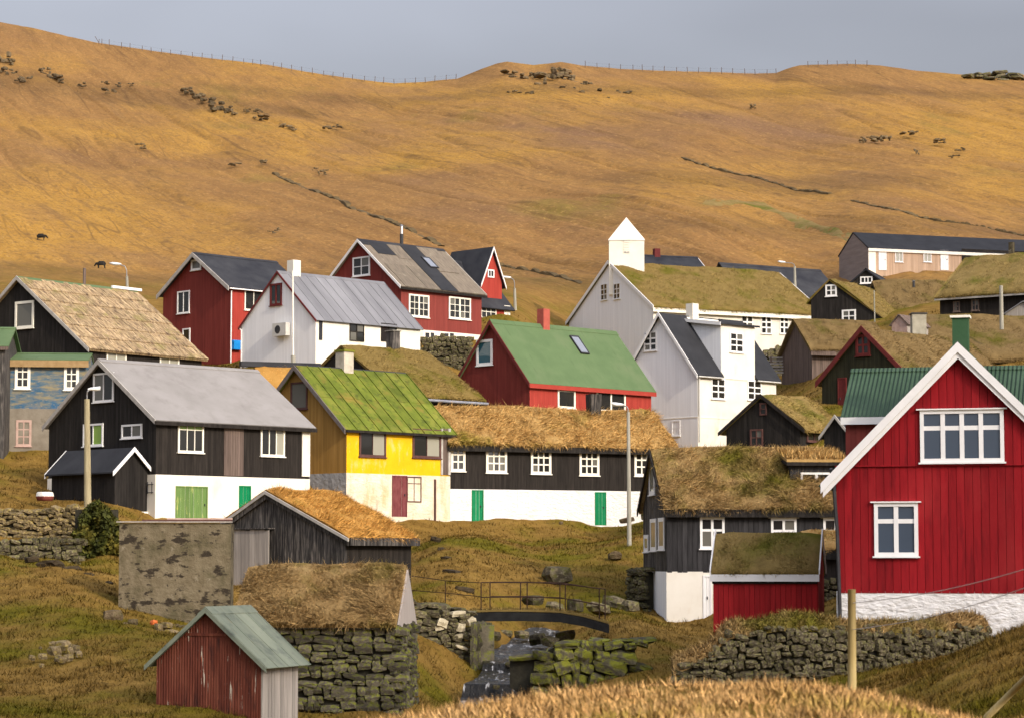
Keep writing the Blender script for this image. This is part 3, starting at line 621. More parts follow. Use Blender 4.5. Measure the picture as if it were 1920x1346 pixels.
    def chimney(s, px, ytop, wpx, m, cap=None, dy=0, hcap=.10, taper=0, sink=.8, ratio=1.0, py=None):
        P = s.M @ Vector((0, s.ry + dy, s.hr)); x = s.run(P, s.l, px); Pt = P + s.l * x; w2 = wpx / (F / Pt.y) / 2 / (abs(s.l.x) + abs(s.g.x))
        rr = ray(px, ytop); zt = rr.z * (Pt.y / rr.y) - s.o.z; zb = s.hr - sink; q = MB(); w3 = w2 * (1 + taper); y = s.ry + dy
        q.hexa([(x + sx * (w2 if k else w3), y + sy * ratio * (w2 if k else w3), zt - (hcap if cap else 0) if k else zb) for sx in (-1, 1) for sy in (-1, 1) for k in (0, 1)])
        ch = q.build('chimney', m, s.e)
        if cap:
            q = MB(); q.box(x - w2 - .06, x + w2 + .06, y - w2 * ratio - .06, y + w2 * ratio + .06, zt - hcap, zt); q.build('chimney_cap', cap, ch)
        return ch
    def pipe(s, px, ytop, m, r=.07, dy=0, tip=None):
        P = s.M @ Vector((0, s.ry + dy, s.hr)); x = s.run(P, s.l, px); Pt = P + s.l * x; rr = ray(px, ytop); zt = rr.z * (Pt.y / rr.y) - s.o.z
        q = MB(); zm = s.hr + (zt - s.hr) * .6; q.tube((x, s.ry + dy, s.hr - .6), (x, s.ry + dy, zm if tip else zt), r, r, 8); o = q.build('stove_pipe', m, s.e)
        if tip: q = MB(); q.tube((x, s.ry + dy, zm), (x, s.ry + dy, zt), r * .8, r * .8, 8); q.tube((x, s.ry + dy, zt), (x, s.ry + dy, zt + .08), r * 1.5, .01, 8); q.build('pipe_cowl', tip, o)
        return o
    def skylight(s, x0, y0, x1, y1, off=.1):
        a = s.hit('R', x0, y0); b = s.hit('R', x1, y1)
        xm, ym = (a + b) / 2, 0; ya, yb = sorted((a.y, b.y)); xa = (a.x + b.x) / 2; wd = .78; q = MB()
        P = lambda x, y, o: Vector((x, y, s.he + s.tf * y)) + Vector((0, -s.tf, 1)).normalized() * o
        hl = max(.5, (yb - ya) / 2); yc = (ya + yb) / 2
        for (u0, u1, v0, v1) in ((-.5, -.42, -1, 1), (.42, .5, -1, 1), (-.42, .42, -1, -.88), (-.42, .42, .88, 1)):
            q.hexa([P(xa + u * wd, yc + v * hl, o) for u in (u0, u1) for v in (v0, v1) for o in (off, off + .09)])
        k = q.build('skylight', metal_dark, s.e); q = MB(); q.hexa([P(xa + u * wd, yc + v * hl, o) for u in (-.42, .42) for v in (-.88, .88) for o in (off + .02, off + .06)]); q.build('pane', glass_sky, k)
        return k
    def turf(s, m, ov=.3, ove=.35, th=.26, nb=7000, ln=(.16, .42), seed=0, board=None, sag=.10, wdt=.017, ends=(None, None), droop=.8, back=.25, gl=None):
        """lumpy sod slab on both slopes plus the grass that grows on it"""
        x0 = -ov if ends[0] is None else ends[0]; x1 = s.L + ov if ends[1] is None else ends[1]
        nx, nt_ = max(14, int((x1 - x0) * 3)), 14; V = []; Fq = []
        for sd_ in (0, 1):
            b0 = len(V); n = np.array((0, -s.tf, 1) if sd_ == 0 else (0, s.tb, 1), float); n /= np.linalg.norm(n)
            for j in range(nt_ + 1):
                t = j / nt_
                for i in range(nx + 1):
                    x = x0 + (x1 - x0) * i / nx; p = s.slope_pt(x, t, sd_, 0, ove)
                    e = min(1, min(i, nx - i) / 2.0); ee = min(1, j / 1.5)
                    if t > .92: e2_ = .75
                    else: e2_ = 1
                    k = float(fbm(np.array(x * .9 + seed * 7.7), np.array(p.y * .9 + seed), 3, 40 + seed))
                    kk = float(vn(np.array(x * .33 + seed * 3.1), np.array(p.y * .3 + 9), 70))
                    h = (.45 + .55 * e) * (.55 + .45 * ee) * e2_ * (th + k * .16) + kk * sag
                    V.append(p + Vector(n) * h)
            V0 = len(V)
            for i in range(nx + 1): V.append(s.slope_pt(x0 + (x1 - x0) * i / nx, 0, sd_, -.02, ove))
            for j in range(nt_):
                for i in range(nx): q = b0 + j * (nx + 1) + i; Fq.append((q, q + 1, q + nx + 2, q + nx + 1))
            for i in range(nx): Fq.append((V0 + i, V0 + i + 1, b0 + i + 1, b0 + i))
            for i in (0, nx):                                   # verge skirts
                B = len(V); 
                for j in range(nt_ + 1): V.append(s.slope_pt(x0 + (x1 - x0) * i / nx, j / nt_, sd_, -.03, ove))
                for j in range(nt_): Fq.append((B + j, B + j + 1, b0 + (j + 1) * (nx + 1) + i, b0 + j * (nx + 1) + i))
        s.roof_o = mesh('turf_roof', V, Fq, m, s.e, True); s.rx = (x0, x1)
        # grass: sample the slab's own top faces
        Va = np.array([tuple(v) for v in V]); NT = (nx + 1) * (nt_ + 1); out = []
        for sd_, cnt in ((0, int(nb * 1.6)), (1, int(nb * back))):
            if cnt == 0: continue
            b0 = 0 if sd_ == 0 else NT + (nx + 1) + 2 * (nt_ + 1)
            u = RNG.random(cnt) * nx; v = RNG.random(cnt) * nt_; i = u.astype(int); j = v.astype(int); fu = (u - i)[:, None]; fv = (v - j)[:, None]
            g = lambda a, b: Va[b0 + (j + b) * (nx + 1) + (i + a)]
            Pt = (g(0, 0) * (1 - fu) + g(1, 0) * fu) * (1 - fv) + (g(0, 1) * (1 - fu) + g(1, 1) * fu) * fv
            sg = -1 if sd_ == 0 else 1; tt = s.tf if sd_ == 0 else s.tb
            n = np.array((0, sg * tt, 1.0)); n /= np.linalg.norm(n); dn = np.array((0, sg * 1.0, -tt)); dn /= np.linalg.norm(dn)
            clump = vn(Pt[:, 0] * 2.2 + seed, Pt[:, 1] * 2.2, 90) + .5
            Dv = n * .55 + dn * (droop * RNG.uniform(.2, 1.2, cnt))[:, None] + RNG.normal(0, .33, (cnt, 3)) + np.stack([vn(Pt[:, 0] * 1.3, Pt[:, 1] * 1.3 + seed, 55) * 1.2, np.zeros(cnt), np.zeros(cnt)], -1)
            L_ = RNG.uniform(ln[0], ln[1], cnt) * (.3 + 1.1 * clump) * .95
            out.append((Pt - n * .03, Dv, L_, np.repeat(n[None], cnt, 0)))
        ce = int((x1 - x0) * 130); fx_ = RNG.random(ce) * nx; i = fx_.astype(int); fr_ = (fx_ - i)[:, None]                 # ragged fringe hanging over the eave
        Pe = Va[i] * (1 - fr_) + Va[i + 1] * fr_ + np.stack([np.zeros(ce), RNG.uniform(-.02, .08, ce), RNG.uniform(-.1, .03, ce)], -1)
        out.append((Pe, np.stack([RNG.normal(0, .35, ce), -RNG.uniform(.1, .7, ce), -RNG.uniform(-.2, 1.0, ce)], -1), RNG.uniform(.5, 1.25, ce) * min(.3, ln[1] * .7) * (.5 + 1.0 * (vn(Pe[:, 0] * 1.7, Pe[:, 0] * 0 + seed, 33) + .5)), np.repeat(np.array([[0, -1.0, .5]]), ce, 0)))
        Pt = np.vstack([o[0] for o in out]); Dv = np.vstack([o[1] for o in out]); L_ = np.concatenate([o[2] for o in out])
        tag(blades('grass', Pt, Dv, L_, RNG.uniform(.6, 1.5, len(Pt)) * wdt * .62, gl or m, s.roof_o, np.vstack([o[3] for o in out])), kind='stuff')
        if board is not None: s.fascia(board, .26, .06, ov * .9, ove + .01, 'eave_board')
        return s.roof_o

def slates(H, m, nx, ny, ov, ove, off=.12):
    """old sheets / shingles laid in overlapping courses on the front slope, each its own piece"""
    x0, x1 = H.rx; w_ = (x1 - x0) / nx; variants = []
    for j in range(ny):
        t0, t1 = j / ny, min(1, (j + 1.12) / ny)
        for i in range(nx):
            a = x0 + i * w_ + random.uniform(-.02, .02); b = a + w_ * .985; lift = random.uniform(.0, .025); q = MB()
            q.hexa([H.slope_pt(x, t, 0, o, ove) for x in (a, b) for t in (t0, t1) for o in ((off + .035 + lift - .03 * (t == t1) - .03), (off + .05 + lift - .045 * (t == t1)))])
            q.build('shingle', m, H.roof_o)

# ================================================================== the buildings, nearest first
# --- crimson house on the right, gable to the camera, with a cross wing
H = House('red_gabled_house', 'large crimson plank house with white bargeboards and four-light window, right foreground', (2040, 884), 71, 1200, 15, gx=1568, apex=652, L=9.0)
sp = H.zat(1700, 1108, 'G')
H.walls(red_base, red_base, split=sp, mf=white_rough, below=1.2)
zb_ = H.zat(1750, 872, 'G')
H.planks('G', red_plank, .235, z0=sp - .05, z1=zb_, n=.045); H.planks('G', red_plank, .235, z0=zb_ + .02, n=.075)
q = MB(); H.fbox(q, 'G', -.02, H.W + .02, zb_ - .02, zb_ + .02, 0, .11); q.build('drip_board', red_plank, H.e)
H.roof(roof_corr, .34, .42, .10, ridge=roof_corr); H.barge(trim_white, .30, .05, .34, .42, .10)
H.barge(trim_white, .18, .03, .30, .36, -.11, name='inner_bargeboard')
H.win('G', 1726, 768, 1883, 866, 4, [.32, .68], b=.11, mt=.13, head=True, proud=.15, gm=glass_blue, n0=.085); H.win('G', 1640, 942, 1722, 1042, 2, [.32, .68], b=.11, mt=.13, head=True, proud=.12, gm=glass_blue, n0=.055)
H.chimney(1802, 593, 36, mat('green_chimney_paint', [(.032, .085, .038), (.045, .10, .048)], 2, rough=.8), trim_cream, dy=0, hcap=.07)
q = MB(); q.path([H.hit('G', 1558, 878, .25), H.hit('G', 1563, 905, .1), H.hit('G', 1570, 1000, .08), H.hit('G', 1576, 1170, .08)], .055); q.build('downpipe', metal_dark, H.e)
# cross wing (its ridge runs along the picture)
Wg = House('wing', 'x', (1585, 780), 75.5, 900, 105, W=5.2, L=10.5, apex=699)
del Wg.e['label'], Wg.e['category']
Wg.walls(red_brick, red_brick, split=-2.6, mf=white_rough, below=5.2, name='wing_wall'); Wg.roof(roof_corr, .12, .18, .08, ridge=roof_corr); Wg.roof_o.name = 'wing_roof'
Wg.fascia(trim_white, .16, .04, .12, .18); Wg.roof_o.data.materials[0] = roof_corr
for ch in list(Wg.e.children):
    m_ = H.Mi @ Wg.M; ch.parent = H.e; ch.matrix_parent_inverse = Matrix.Identity(4); ch.location, ch.rotation_euler = m_.to_translation(), m_.to_euler()
bpy.data.objects.remove(Wg.e)
RED = H

# --- small red turf-roofed shed beside it
H = House('turf_shed', 'small crimson plank shed with mossy turf roof and white fascia beside the big red house', (1337, 1072), 78, 1215, 101, W=2.9, lx=1532, apex=1003, cat='shed')
H.walls(red_base, red_base, below=.6); H.planks('F', shed_plank, .165, z0=-.35, n=.03); H.planks('H', shed_plank, .165, z0=-.35, n=.03)
H.turf(turf_green, .05, .12, .17, 9000, (.05, .19), 1, sag=.14, droop=.7, wdt=.010); H.fascia(trim_white, .16, .04, .08, .16); H.fascia(black_front, .30, .02, .02, .08, 'soffit_board')
H.barge(trim_white, .14, .04, .06, .16, .16, ends=(0, 1))

# --- black turf house behind the shed
H = House('turf_house', 'black plank turf house on whitewashed basement with turf dormer behind the red shed', (1250, 947), 100, 1162, 84.6, W=6.4, lx=1592, apex=848)
sp = H.zat(1290, 1071)
H.walls(black_grey, black_worn, split=sp, mf=white_lit, mfg=white_wood, below=1.0)
H.planks('F', black_grey, .21, z0=sp - .04, n=.03); H.planks('G', black_worn, .22, z0=sp - .04, n=.02)
H.turf(turf_brown, .16, .30, .30, 17000, (.22, .60), 2, board=black_wood, sag=.28, droop=1.0, wdt=.014)
H.barge(black_front, .26, .05, .2, .34, .14)
H.win('F', 1312, 969, 1358, 1028, 2, [.4, .6], head=True, b=.10, mt=.10, n0=.04, proud=.09); H.win('F', 1445, 971, 1493, 1028, 2, [.4, .6], head=True, b=.10, mt=.10, n0=.04, proud=.09); H.win('F', 1543, 971, 1590, 1028, 2, [.4, .6], head=True, b=.10, mt=.10, n0=.04, proud=.09)
for a in ((1219, 868, 1229, 927), (1221, 972, 1232, 1032), (1236, 970, 1247, 1030), (1209, 1002, 1217, 1034)): H.win('G', *a, 1, 1, b=.16, gm=glass_curtain, proud=.06, n0=.03)
H.door('F', 1318, 1078, 1334, 1168, trim_white, boards=3, name='basement_door')
# turf dormer on the front slope
a = H.hit('F', 1482, 925, -.9); b = H.hit('F', 1562, 878, -.9); x0, x1, y0 = a.x, b.x + .35, .9
zt = H.hit('F', 1530, 872, -.9).z; q = MB(); zr = H.top(y0) - .2
q.hexa([(x, y, z) for x in (x0, x1) for y, zz in ((y0, (zr, zt)), (H.ry, (zr, zt + .25))) for z in zz]); dm = q.build('dormer', black_grey, H.e)
q = MB(); q.hexa([(x, y, z) for x in (x0 - .2, x1 + .2) for y, zz in ((y0 - .3, (zt - .02, zt + .13)), (H.ry + .1, (zt + .42, zt + .62))) for z in zz]); q.build('dormer_board', black_front, dm)
n = 2600; X = RNG.uniform(x0 - .2, x1 + .2, n); T = RNG.random(n); Yp = (y0 - .3) + T * (H.ry - y0 + .4); Zp = zt + .13 + T * .5
q = MB(); q.hexa([(x, y, z) for x in (x0 - .2, x1 + .2) for y, zz in ((y0 - .3, (zt + .12, zt + .24)), (H.ry + .3, (zt + .55, zt + .78))) for z in zz]); q.build('dormer_turf', turf_gold, dm)
tag(blades('grass', np.stack([X, Yp, Zp + .1], -1), np.stack([RNG.normal(0, .3, n), -RNG.random(n) * .8, np.full(n, .7)], -1), RNG.uniform(.12, .36, n), RNG.uniform(.01, .02, n), turf_gold, dm), kind='stuff')
za, zb2 = H.hit('F', 1530, 913, -.88).z, H.hit('F', 1530, 885, -.88).z
H.FB['D'] = (Vector((0, y0, 0)), Vector((1, 0, 0)), Vector((0, -1, 0)))
ua, ub = H.hit('F', 1501, 900, -.9).x, H.hit('F', 1560, 900, -.9).x
wn_ = None
_old = H.fbox
H.win('D', 0, 0, 0, 0, 2, 1, b=.09, mt=.12, rect=(ua, ub, za, zb2), sill=False, name='dormer_window')

# --- dark annex seen between shed and big red house
H = House('lean_to_shed', 'dark turf lean-to squeezed between the red shed and the crimson house', (1532, 1030), 86, 1160, 78, W=3.0, L=2.2, apex=1000, cat='shed')
H.walls(black_front, black_front, split=H.zat(1550, 1082), mf=stone_core, below=.8); H.turf(turf_gold, .1, .2, .2, 1500, (.1, .25), 3, board=black_wood)
for uc, z, wd, hh in courses(0, H.L, lambda u: -.6, lambda u: H.zat(1550, 1082) - .05, .12, .22, .2, .42, random.Random(3)): put_stone((uc, -.06, z), (wd * .5, .12, hh * .5), stone, H.e)

# --- rusty hut bottom left
H = House('corrugated_hut', 'small rusty red corrugated hut with pale green metal roof at bottom left', (490, 1238), 62, 1350, 22, gx=296, lx=557, apex=1143, cat='hut')
H.walls(wood_grey, rust_sheet, below=.8)
# corrugated sheet skins on the gable, as waves
for (ya, yb) in ((0, H.W * .33), (H.W * .33, H.W * .66), (H.W * .66, H.W)):
    V = []; Fq = []; n = 40
    for i in range(n + 1):
        y = ya + (yb - ya) * i / n; d = -.02 - .018 * (1 + math.sin(2 * math.pi * y / .076)); V += [(d, y, -.6), (d, y, H.top(y) - .02)]
    for i in range(n): Fq.append((2 * i, 2 * i + 2, 2 * i + 3, 2 * i + 1))
    mesh('corrugated_sheet', V, Fq, rust_sheet, H.wall, True)
H.planks('F', wood_grey, .16, z0=-.6, n=.035); H.roof(roof_pale, .22, .24, .035, sheets=4, ridge=roof_pale, seam=.012); H.barge(roof_pale, .13, .03, .22, .26, .05)
zc = H.zat(390, 1190, 'G'); yy = (zc + .08 - H.he) / H.tf; q = MB(); H.fbox(q, 'G', yy, H.W - yy, zc - .02, zc + .05, .03, .07); q.build('cross_rail', rust_sheet, H.e)

# --- stone house with turf roof and pale gable board
H = House('stone_byre', 'low mossy drystone byre with shaggy turf roof and pale gable board', (445, 1158), 73, 1348, 95.5, W=3.7, lx=742, apex=1066, cat='byre')
H.walls(stone_core, stone_core, below=.4)
rg = random.Random(11)
for uc, z, wd, hh in courses(.6, H.L, lambda u: -.3, lambda u: H.he - .1, .16, .30, .22, .62, rg): put_stone((uc, -.05, z), (wd * .52, .17, hh * .52), stone_moss, H.wall)
for uc, z, wd, hh in courses(0, H.W, lambda u: -.3, lambda u: H.he - .35, .16, .30, .3, .6, rg): put_stone((H.L + .04, uc, z), (.16, wd * .52, hh * .52), stone_moss, H.wall)
zt = H.he - .28; V = [(H.L + .06 + k, y, z) for k in (0, .05) for y, z in ((-.22, zt), (H.W + .2, zt), (H.ry, H.hr - .02))]
mesh('gable_board', V, [(0, 1, 2), (3, 5, 4), (0, 3, 4, 1), (1, 4, 5, 2), (2, 5, 3, 0)], mat('pale_gable_board', [(.38, .33, .29), (.46, .41, .36)], 2, (4, 4, .5), .85, .2, 10), H.e)
H.turf(turf_brown, .06, .32, .30, 15000, (.12, .42), 4, sag=.2, droop=.9, wdt=.012); H.fascia(stone_core, .12, .05, 0, .25, 'eave_slab')

# --- rendered ruin wall block
H = House('rendered_ruin', 'roofless grey rendered store with flaking plaster next to the grey boards', (224, 980), 88, 1180, 86, W=2.6, lx=433, rise=.01, cat='ruin')
H.walls(conc_ruin, conc_ruin, below=1.0)
for k in range(3):
    q = MB(); q.box(-.1 + k * .9, H.L + .05, -.10, .16, H.he + .02 + k * .055, H.he + .07 + k * .055); q.build('coping_plank', [wood_grey, trim_brown, trim_pink][k], H.e)

# --- weathered barn with orange turf
H = House('turf_barn', 'weathered black plank barn with bright orange turf roof in front of the yellow house', (650, 1004), 99, 1125, 40, gx=424, lx=771, apex=921, rf=.64, eave2=.62, cat='barn')
H.walls(black_front, black_worn, below=1.2); H.planks('G', black_worn, .19, z0=-1.0, n=.035)
H.turf(turf_orange, .16, .30, .22, 14000, (.12, .36), 5, board=black_worn, sag=.12, droop=.9, wdt=.013); H.barge(trim_grey, .13, .06, .18, .30, .02)
H.barge(black_worn, .20, .04, .12, .25, -.10, name='inner_bargeboard')
# silver boards nailed across its left foot
a = H.hit('G', 505, 1000, .3); b = H.hit('G', 434, 1000, .3); z1 = H.hit('G', 470, 993, .3).z; n = 8
for i in range(n):
    q = MB(); u0 = a.y + (b.y - a.y) * i / n; u1 = a.y + (b.y - a.y) * (i + 1) / n - .012; q.box(-.34 + random.uniform(0, .01), -.30, u0, u1, -1.0, z1 + random.uniform(-.03, .03)); q.build('lean_to_board', wood_grey, H.e)
q = MB(); q.box(-.42, -.02, a.y - .05, b.y + .05, z1 + .03, z1 + .08); q.build('lean_to_roof', black_worn, H.e)

# --- black house with the light grey roof
H = House('black_house', 'black house with smooth light grey roof and whitewashed ground floor, left', (293, 785), 115, 974, 45, gx=92, lx=580, apex=679)
sp = H.zat(430, 893)
H.walls(black_front, black_wood, split=sp, mf=white_lit, below=1.5)
H.roof(roof_grey, .22, .22, .10, ridge=roof_grey); H.barge(trim_grey, .24, .05, .22, .24, .11); H.fascia(black_front, .12)
H.panel('F', 566, 800, 580, 893, white_lit, 'corner_pilaster', .05); H.panel('F', 420, 795, 455, 892, wood_brown, 'hatch', .05)
H.win('G', 176, 699, 214, 753, 2, 1); H.win('G', 157, 794, 194, 836, 2, 1, panemats=[glass_green, glass]); H.win('G', 229, 795, 267, 821, 2, 1)
H.win('F', 333, 789, 381, 848, 3, [.25, .75], fm=trim_cream, mt=.04, panemats=[glass_green, glass]); H.win('F', 488, 797, 533, 855, 3, 1, fm=trim_cream, panemats=[glass, glass, glass_curtain])
H.door('F', 328, 911, 388, 985, green_old, boards=7, name='garage_door'); H.door('F', 447, 910, 469, 985, green_door, boards=3)
# its porch, ridge along the gable wall
def porch(H):
    a = H.hit('G', 215, 900, 1.9); y0 = a.y; y1 = H.hit('G', 97, 900, 1.9).y; xo = -1.9; ze = H.hit('G', 215, 878, 1.9).z; zr = ze + .92; zl = -1.2; t = .06
    V = [(xo, y0, zl), (0, y0, zl), (0, y0, ze), (xo / 2, y0, zr), (xo, y0, ze)]; V += [(x, y1, z) for x, _, z in V]
    o = mesh('porch_wall', V, [(0, 1, 2, 3, 4), (5, 9, 8, 7, 6), (0, 4, 9, 5), (1, 6, 7, 2), (4, 3, 8, 9), (3, 2, 7, 8)], black_wood, H.e)
    sl = (zr - ze) / (-xo / 2); ov = .26; q = MB()
    for sg in (-1, 1):
        xe = xo / 2 + sg * (-xo / 2 + ov); q.hexa([(x, y, z + d) for y in (y0 - .2, y1 + .2) for x, z in ((xe, ze - sl * ov), (xo / 2, zr)) for d in (.02, .09)])
    q.build('porch_roof', roof_black, o)
    for yy in (y0 - .25, y1 + .2):
        for sg in (-1, 1):
            xe = xo / 2 + sg * (-xo / 2 + ov); q = MB(); q.hexa([(x, y, z + d) for y in (yy, yy + .05) for x, z in ((xe, ze - sl * ov), (xo / 2, zr)) for d in (-.10, .11)]); q.build('porch_bargeboard', trim_white, o)
    zf = H.hit('G', 240, 957, 1.9).z; q = MB(); q.box(xo - .05, .05, y0 - .08, y0 + .1, zl, zf); q.build('porch_step', trim_cream, o)
porch(H)
q = MB(); z = H.zat(280, 915, 'G')
for k in (0, .32): q.tube((-.1, .15 + k, z - .25), (-.1, .15 + k, z + .3), .02)
for k in (-.2, .18): q.tube((-.1, .05, z + k), (-.1, .58, z + k), .02)
q.build('wall_rack', metal_dark, H.e)

# --- yellow house
H = House('yellow_house', 'yellow fronted house with mossy green sheet roof and old cream ground floor', (650, 800), 127, 977, 44, gx=472, lx=843, apex=688)
sp = H.zat(740, 889)
H.walls(yellow_paint, ochre_wood, split=sp, mf=white_old, mfg=grey_rough, below=1.5)
H.roof(roof_moss, .30, .22, .06, sheets=10, ridge=roof_slate, seam=.05, courses_=2); H.barge(mat('greyed_verge', [(.12, .10, .09), (.19, .16, .145)], 3, rough=.9), .28, .06, .30, .24, .08); H.fascia(black_front, .07)
H.win('F', 673, 801, 723, 856, 2, 1, trim_brown, panemats=[glass, glass_curtain], mt=.03, b=.11); H.win('F', 773, 804, 826, 858, 2, 1, trim_brown, panemats=[glass, glass_curtain], mt=.03, b=.11)
H.win('G', 546, 716, 577, 767, 1, 1, trim_brown)
H.panel('F', 828, 803, 842, 890, wood_brown, 'weathered_panel', .04); H.panel('F', 826, 803, 829, 890, trim_grey, 'corner_post', .07); H.panel('F', 839, 803, 843, 890, trim_grey, 'corner_post', .09)
H.door('F', 734, 891, 762, 968, mat('maroon_door', [(.12, .028, .03), (.19, .06, .06)], 2, (2, 2, 1), .7, .2), boards=3); H.win('F', 762, 893, 789, 941, 2, [.25, .75], trim_brown, b=.06, mt=.04, sill=False, panemats=[glass, glass, glass_curtain, glass_curtain])
q = MB(); a = H.hit('F', 816, 898, .08); q.tube(a, (a.x, a.y, -.3), .06, .06); q.build('downpipe', trim_brown, H.e)
ch = H.chimney(646, 656, 34, mat('rendered_chimney', [(.36, .32, .25), (.56, .50, .40)], 3, rough=.95), mat('moss_cap', [(.12, .13, .015), (.2, .19, .03)], 5, rough=1), hcap=.12, sink=.5)

# --- long black and white turf house
H = House('long_turf_house', 'long black turf house with white rubble base, white windows and two green doors', (842, 829), 132.5, 980, 66, W=6.0, lx=1262, apex=766)
sp = H.zat(1000, 918)
H.walls(black_front, black_wood, split=sp, mf=white_rough, below=1.5)
H.turf(turf_gold, .2, .30, .34, 20000, (.22, .60), 6, board=black_wood, sag=.34, droop=1.0, wdt=.017)
for a in ((845, 834, 872, 883, 2), (911, 837, 950, 886, 3), (995, 840, 1033, 888, 3), (1086, 842, 1123, 891, 3), (1189, 845, 1226, 892, 3)): H.win('F', *a[:4], a[4], 3, trim_cream, b=.13, mt=.075)
H.win('F', 970, 919, 993, 949, 2, 2, trim_white, b=.08, mt=.09, sill=False); H.door('F', 884, 918, 906, 984, green_door, boards=3); H.door('F', 1115, 922, 1136, 984, green_door, boards=3)
H.chimney(1113, 739, 30, black_worn, None, dy=-.5, taper=-.2, sink=1.2)

# --- blue peeling house far left
H = House('blue_house', 'peeling blue house with green roof edge above bare concrete ground floor, far left', (18, 676), 131, 868, 84, W=5, L=4.15, apex=666)
H.walls(blue_peel, blue_peel, split=H.zat(80, 766), mf=concrete, below=1.5); H.roof(roof_green, .05, .25, .1, ridge=roof_green); H.fascia(mat('old_fascia', [(.25, .16, .07), (.34, .23, .11)], 3, rough=.9), .30, .05, .05, .25)
H.win('F', 28, 678, 57, 729, 2, 3, trim_cream, b=.15, mt=.06); H.win('F', 120, 684, 148, 731, 2, 3, trim_cream, b=.15, mt=.06); H.win('F', 30, 787, 59, 836, 2, 3, trim_pink, b=.12, mt=.06)
H = House('grey_annex', 'dark grey plank building with green roof cut by the left picture edge', (-150, 648), 128.5, 868, 86, W=5, lx=10, apex=618)
H.walls(black_worn, black_worn, below=1.5); H.roof(roof_green, .2, .25, .1, ridge=roof_green); H.fascia(wood_brown, .12, .05, .2, .25)

# --- black house with shingle roof, upper left
H = House('shingle_house', 'black house with blotchy tan shingle roof and white framed gable window, upper left', (167, 653), 141, 700, 38, gx=-90, lx=378, apex=524, rf=.5)
H.walls(black_front, black_wood, below=1.5); H.roof(slate_old, .25, .25, .10, ridge=roof_green); slates(H, slate_old, 27, 6, .25, .25); H.barge(trim_grey, .24, .05, .25, .27, .15)
H.win('G', 29, 565, 64, 616, 1, 1, trim_cream, b=.15); H.win('F', 199, 660, 236, 690, 2, 1, trim_cream, gm=glass_curtain); H.win('F', 299, 669, 335, 695, 2, 1, trim_cream, gm=glass_curtain)
H.pipe(158, 503, wood_brown, .09); q = MB(); a = H.run(H.M @ Vector((0, H.ry, H.hr)), H.l, 207); b = H.run(H.M @ Vector((0, H.ry, H.hr)), H.l, 262); q.box(a, b, H.ry - .2, H.ry - .05, H.hr + .10, H.hr + .26); q.build('ridge_board', trim_white, H.e)

# --- red two storey house with dark roof
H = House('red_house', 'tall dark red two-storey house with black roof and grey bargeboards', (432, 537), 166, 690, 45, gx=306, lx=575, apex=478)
H.walls(red_front, red_shaded, below=1.5); H.roof(roof_slate, .35, .25, .1, ridge=roof_slate); H.barge(trim_grey, .30, .06, .35, .27, .11); H.gutter(trim_white, .3, .25, .05)
H.win('G', 333, 546, 356, 588, 2, 1); H.win('G', 359, 487, 378, 507, 1, 1, b=.12); H.win('G', 343, 616, 357, 642, 1, 1); H.win('F', 458, 541, 492, 583, 2, 1, trim_cream); H.downpipe('F', 434, 545, 690, trim_white)
q = MB(); a = H.hit('F', 444, 648, .2); q.box(a.x - .35, a.x + .35, -.35, -.03, a.z - .28, a.z + .22); q.tube((a.x - .35, -.19, a.z + .22), (a.x + .35, -.19, a.z + .22), .16, .16, 10); mb_ = q.build('post_box', blue_plastic, H.e)

# --- white house with zinc roof
H = House('white_house', 'white house with grey seamed metal roof and dark red verges in the village middle', (592, 598), 148, 690, 45, gx=453, lx=788, apex=511)
H.walls(white_lit, white_wood, below=1.5); H.roof(roof_zinc, .10, .15, .05, sheets=12, ridge=roof_zinc, seam=.025); H.barge(trim_red, .15, .05, .10, .17, .06)
H.win('G', 507, 532, 529, 573, 2, 1, trim_red, b=.12, mt=.12, panemats=[glass]); H.win('F', 655, 605, 682, 640, 2, 2, black_front, b=.05, mt=.05, sill=False); H.win('F', 714, 607, 743, 641, 2, 2, black_front, b=.05, mt=.05, sill=False); H.panel('F', 598, 602, 604, 638, roof_slate, 'slit_window', .03)
H.chimney(551, 489, 26, white_lit, None, sink=.6, dy=0)
q = MB(); a = H.hit('G', 518, 620, .1); b = H.hit('G', 543, 620, .1); z0, z1 = H.zat(530, 631, 'G'), H.zat(530, 607, 'G'); q.box(-.42, -.08, b.y, a.y, z0, z1); hp = q.build('heat_pump', plastic_grey, H.e)
q = MB(); q.tube((-.425, (a.y * .6 + b.y * .4), (z0 + z1) / 2), (-.43, (a.y * .6 + b.y * .4), (z0 + z1) / 2), .26, .26, 16); q.build('fan_grille', metal_dark, hp)
q = MB(); a = H.hit('G', 458, 614, .05); q.path([Vector((-.05, H.W + .15, H.he - .1)), Vector((-.05, H.W - .05, H.he - .25)), Vector((-.05, H.W - .05, -1))], .04); q.build('downpipe', trim_white, H.e)

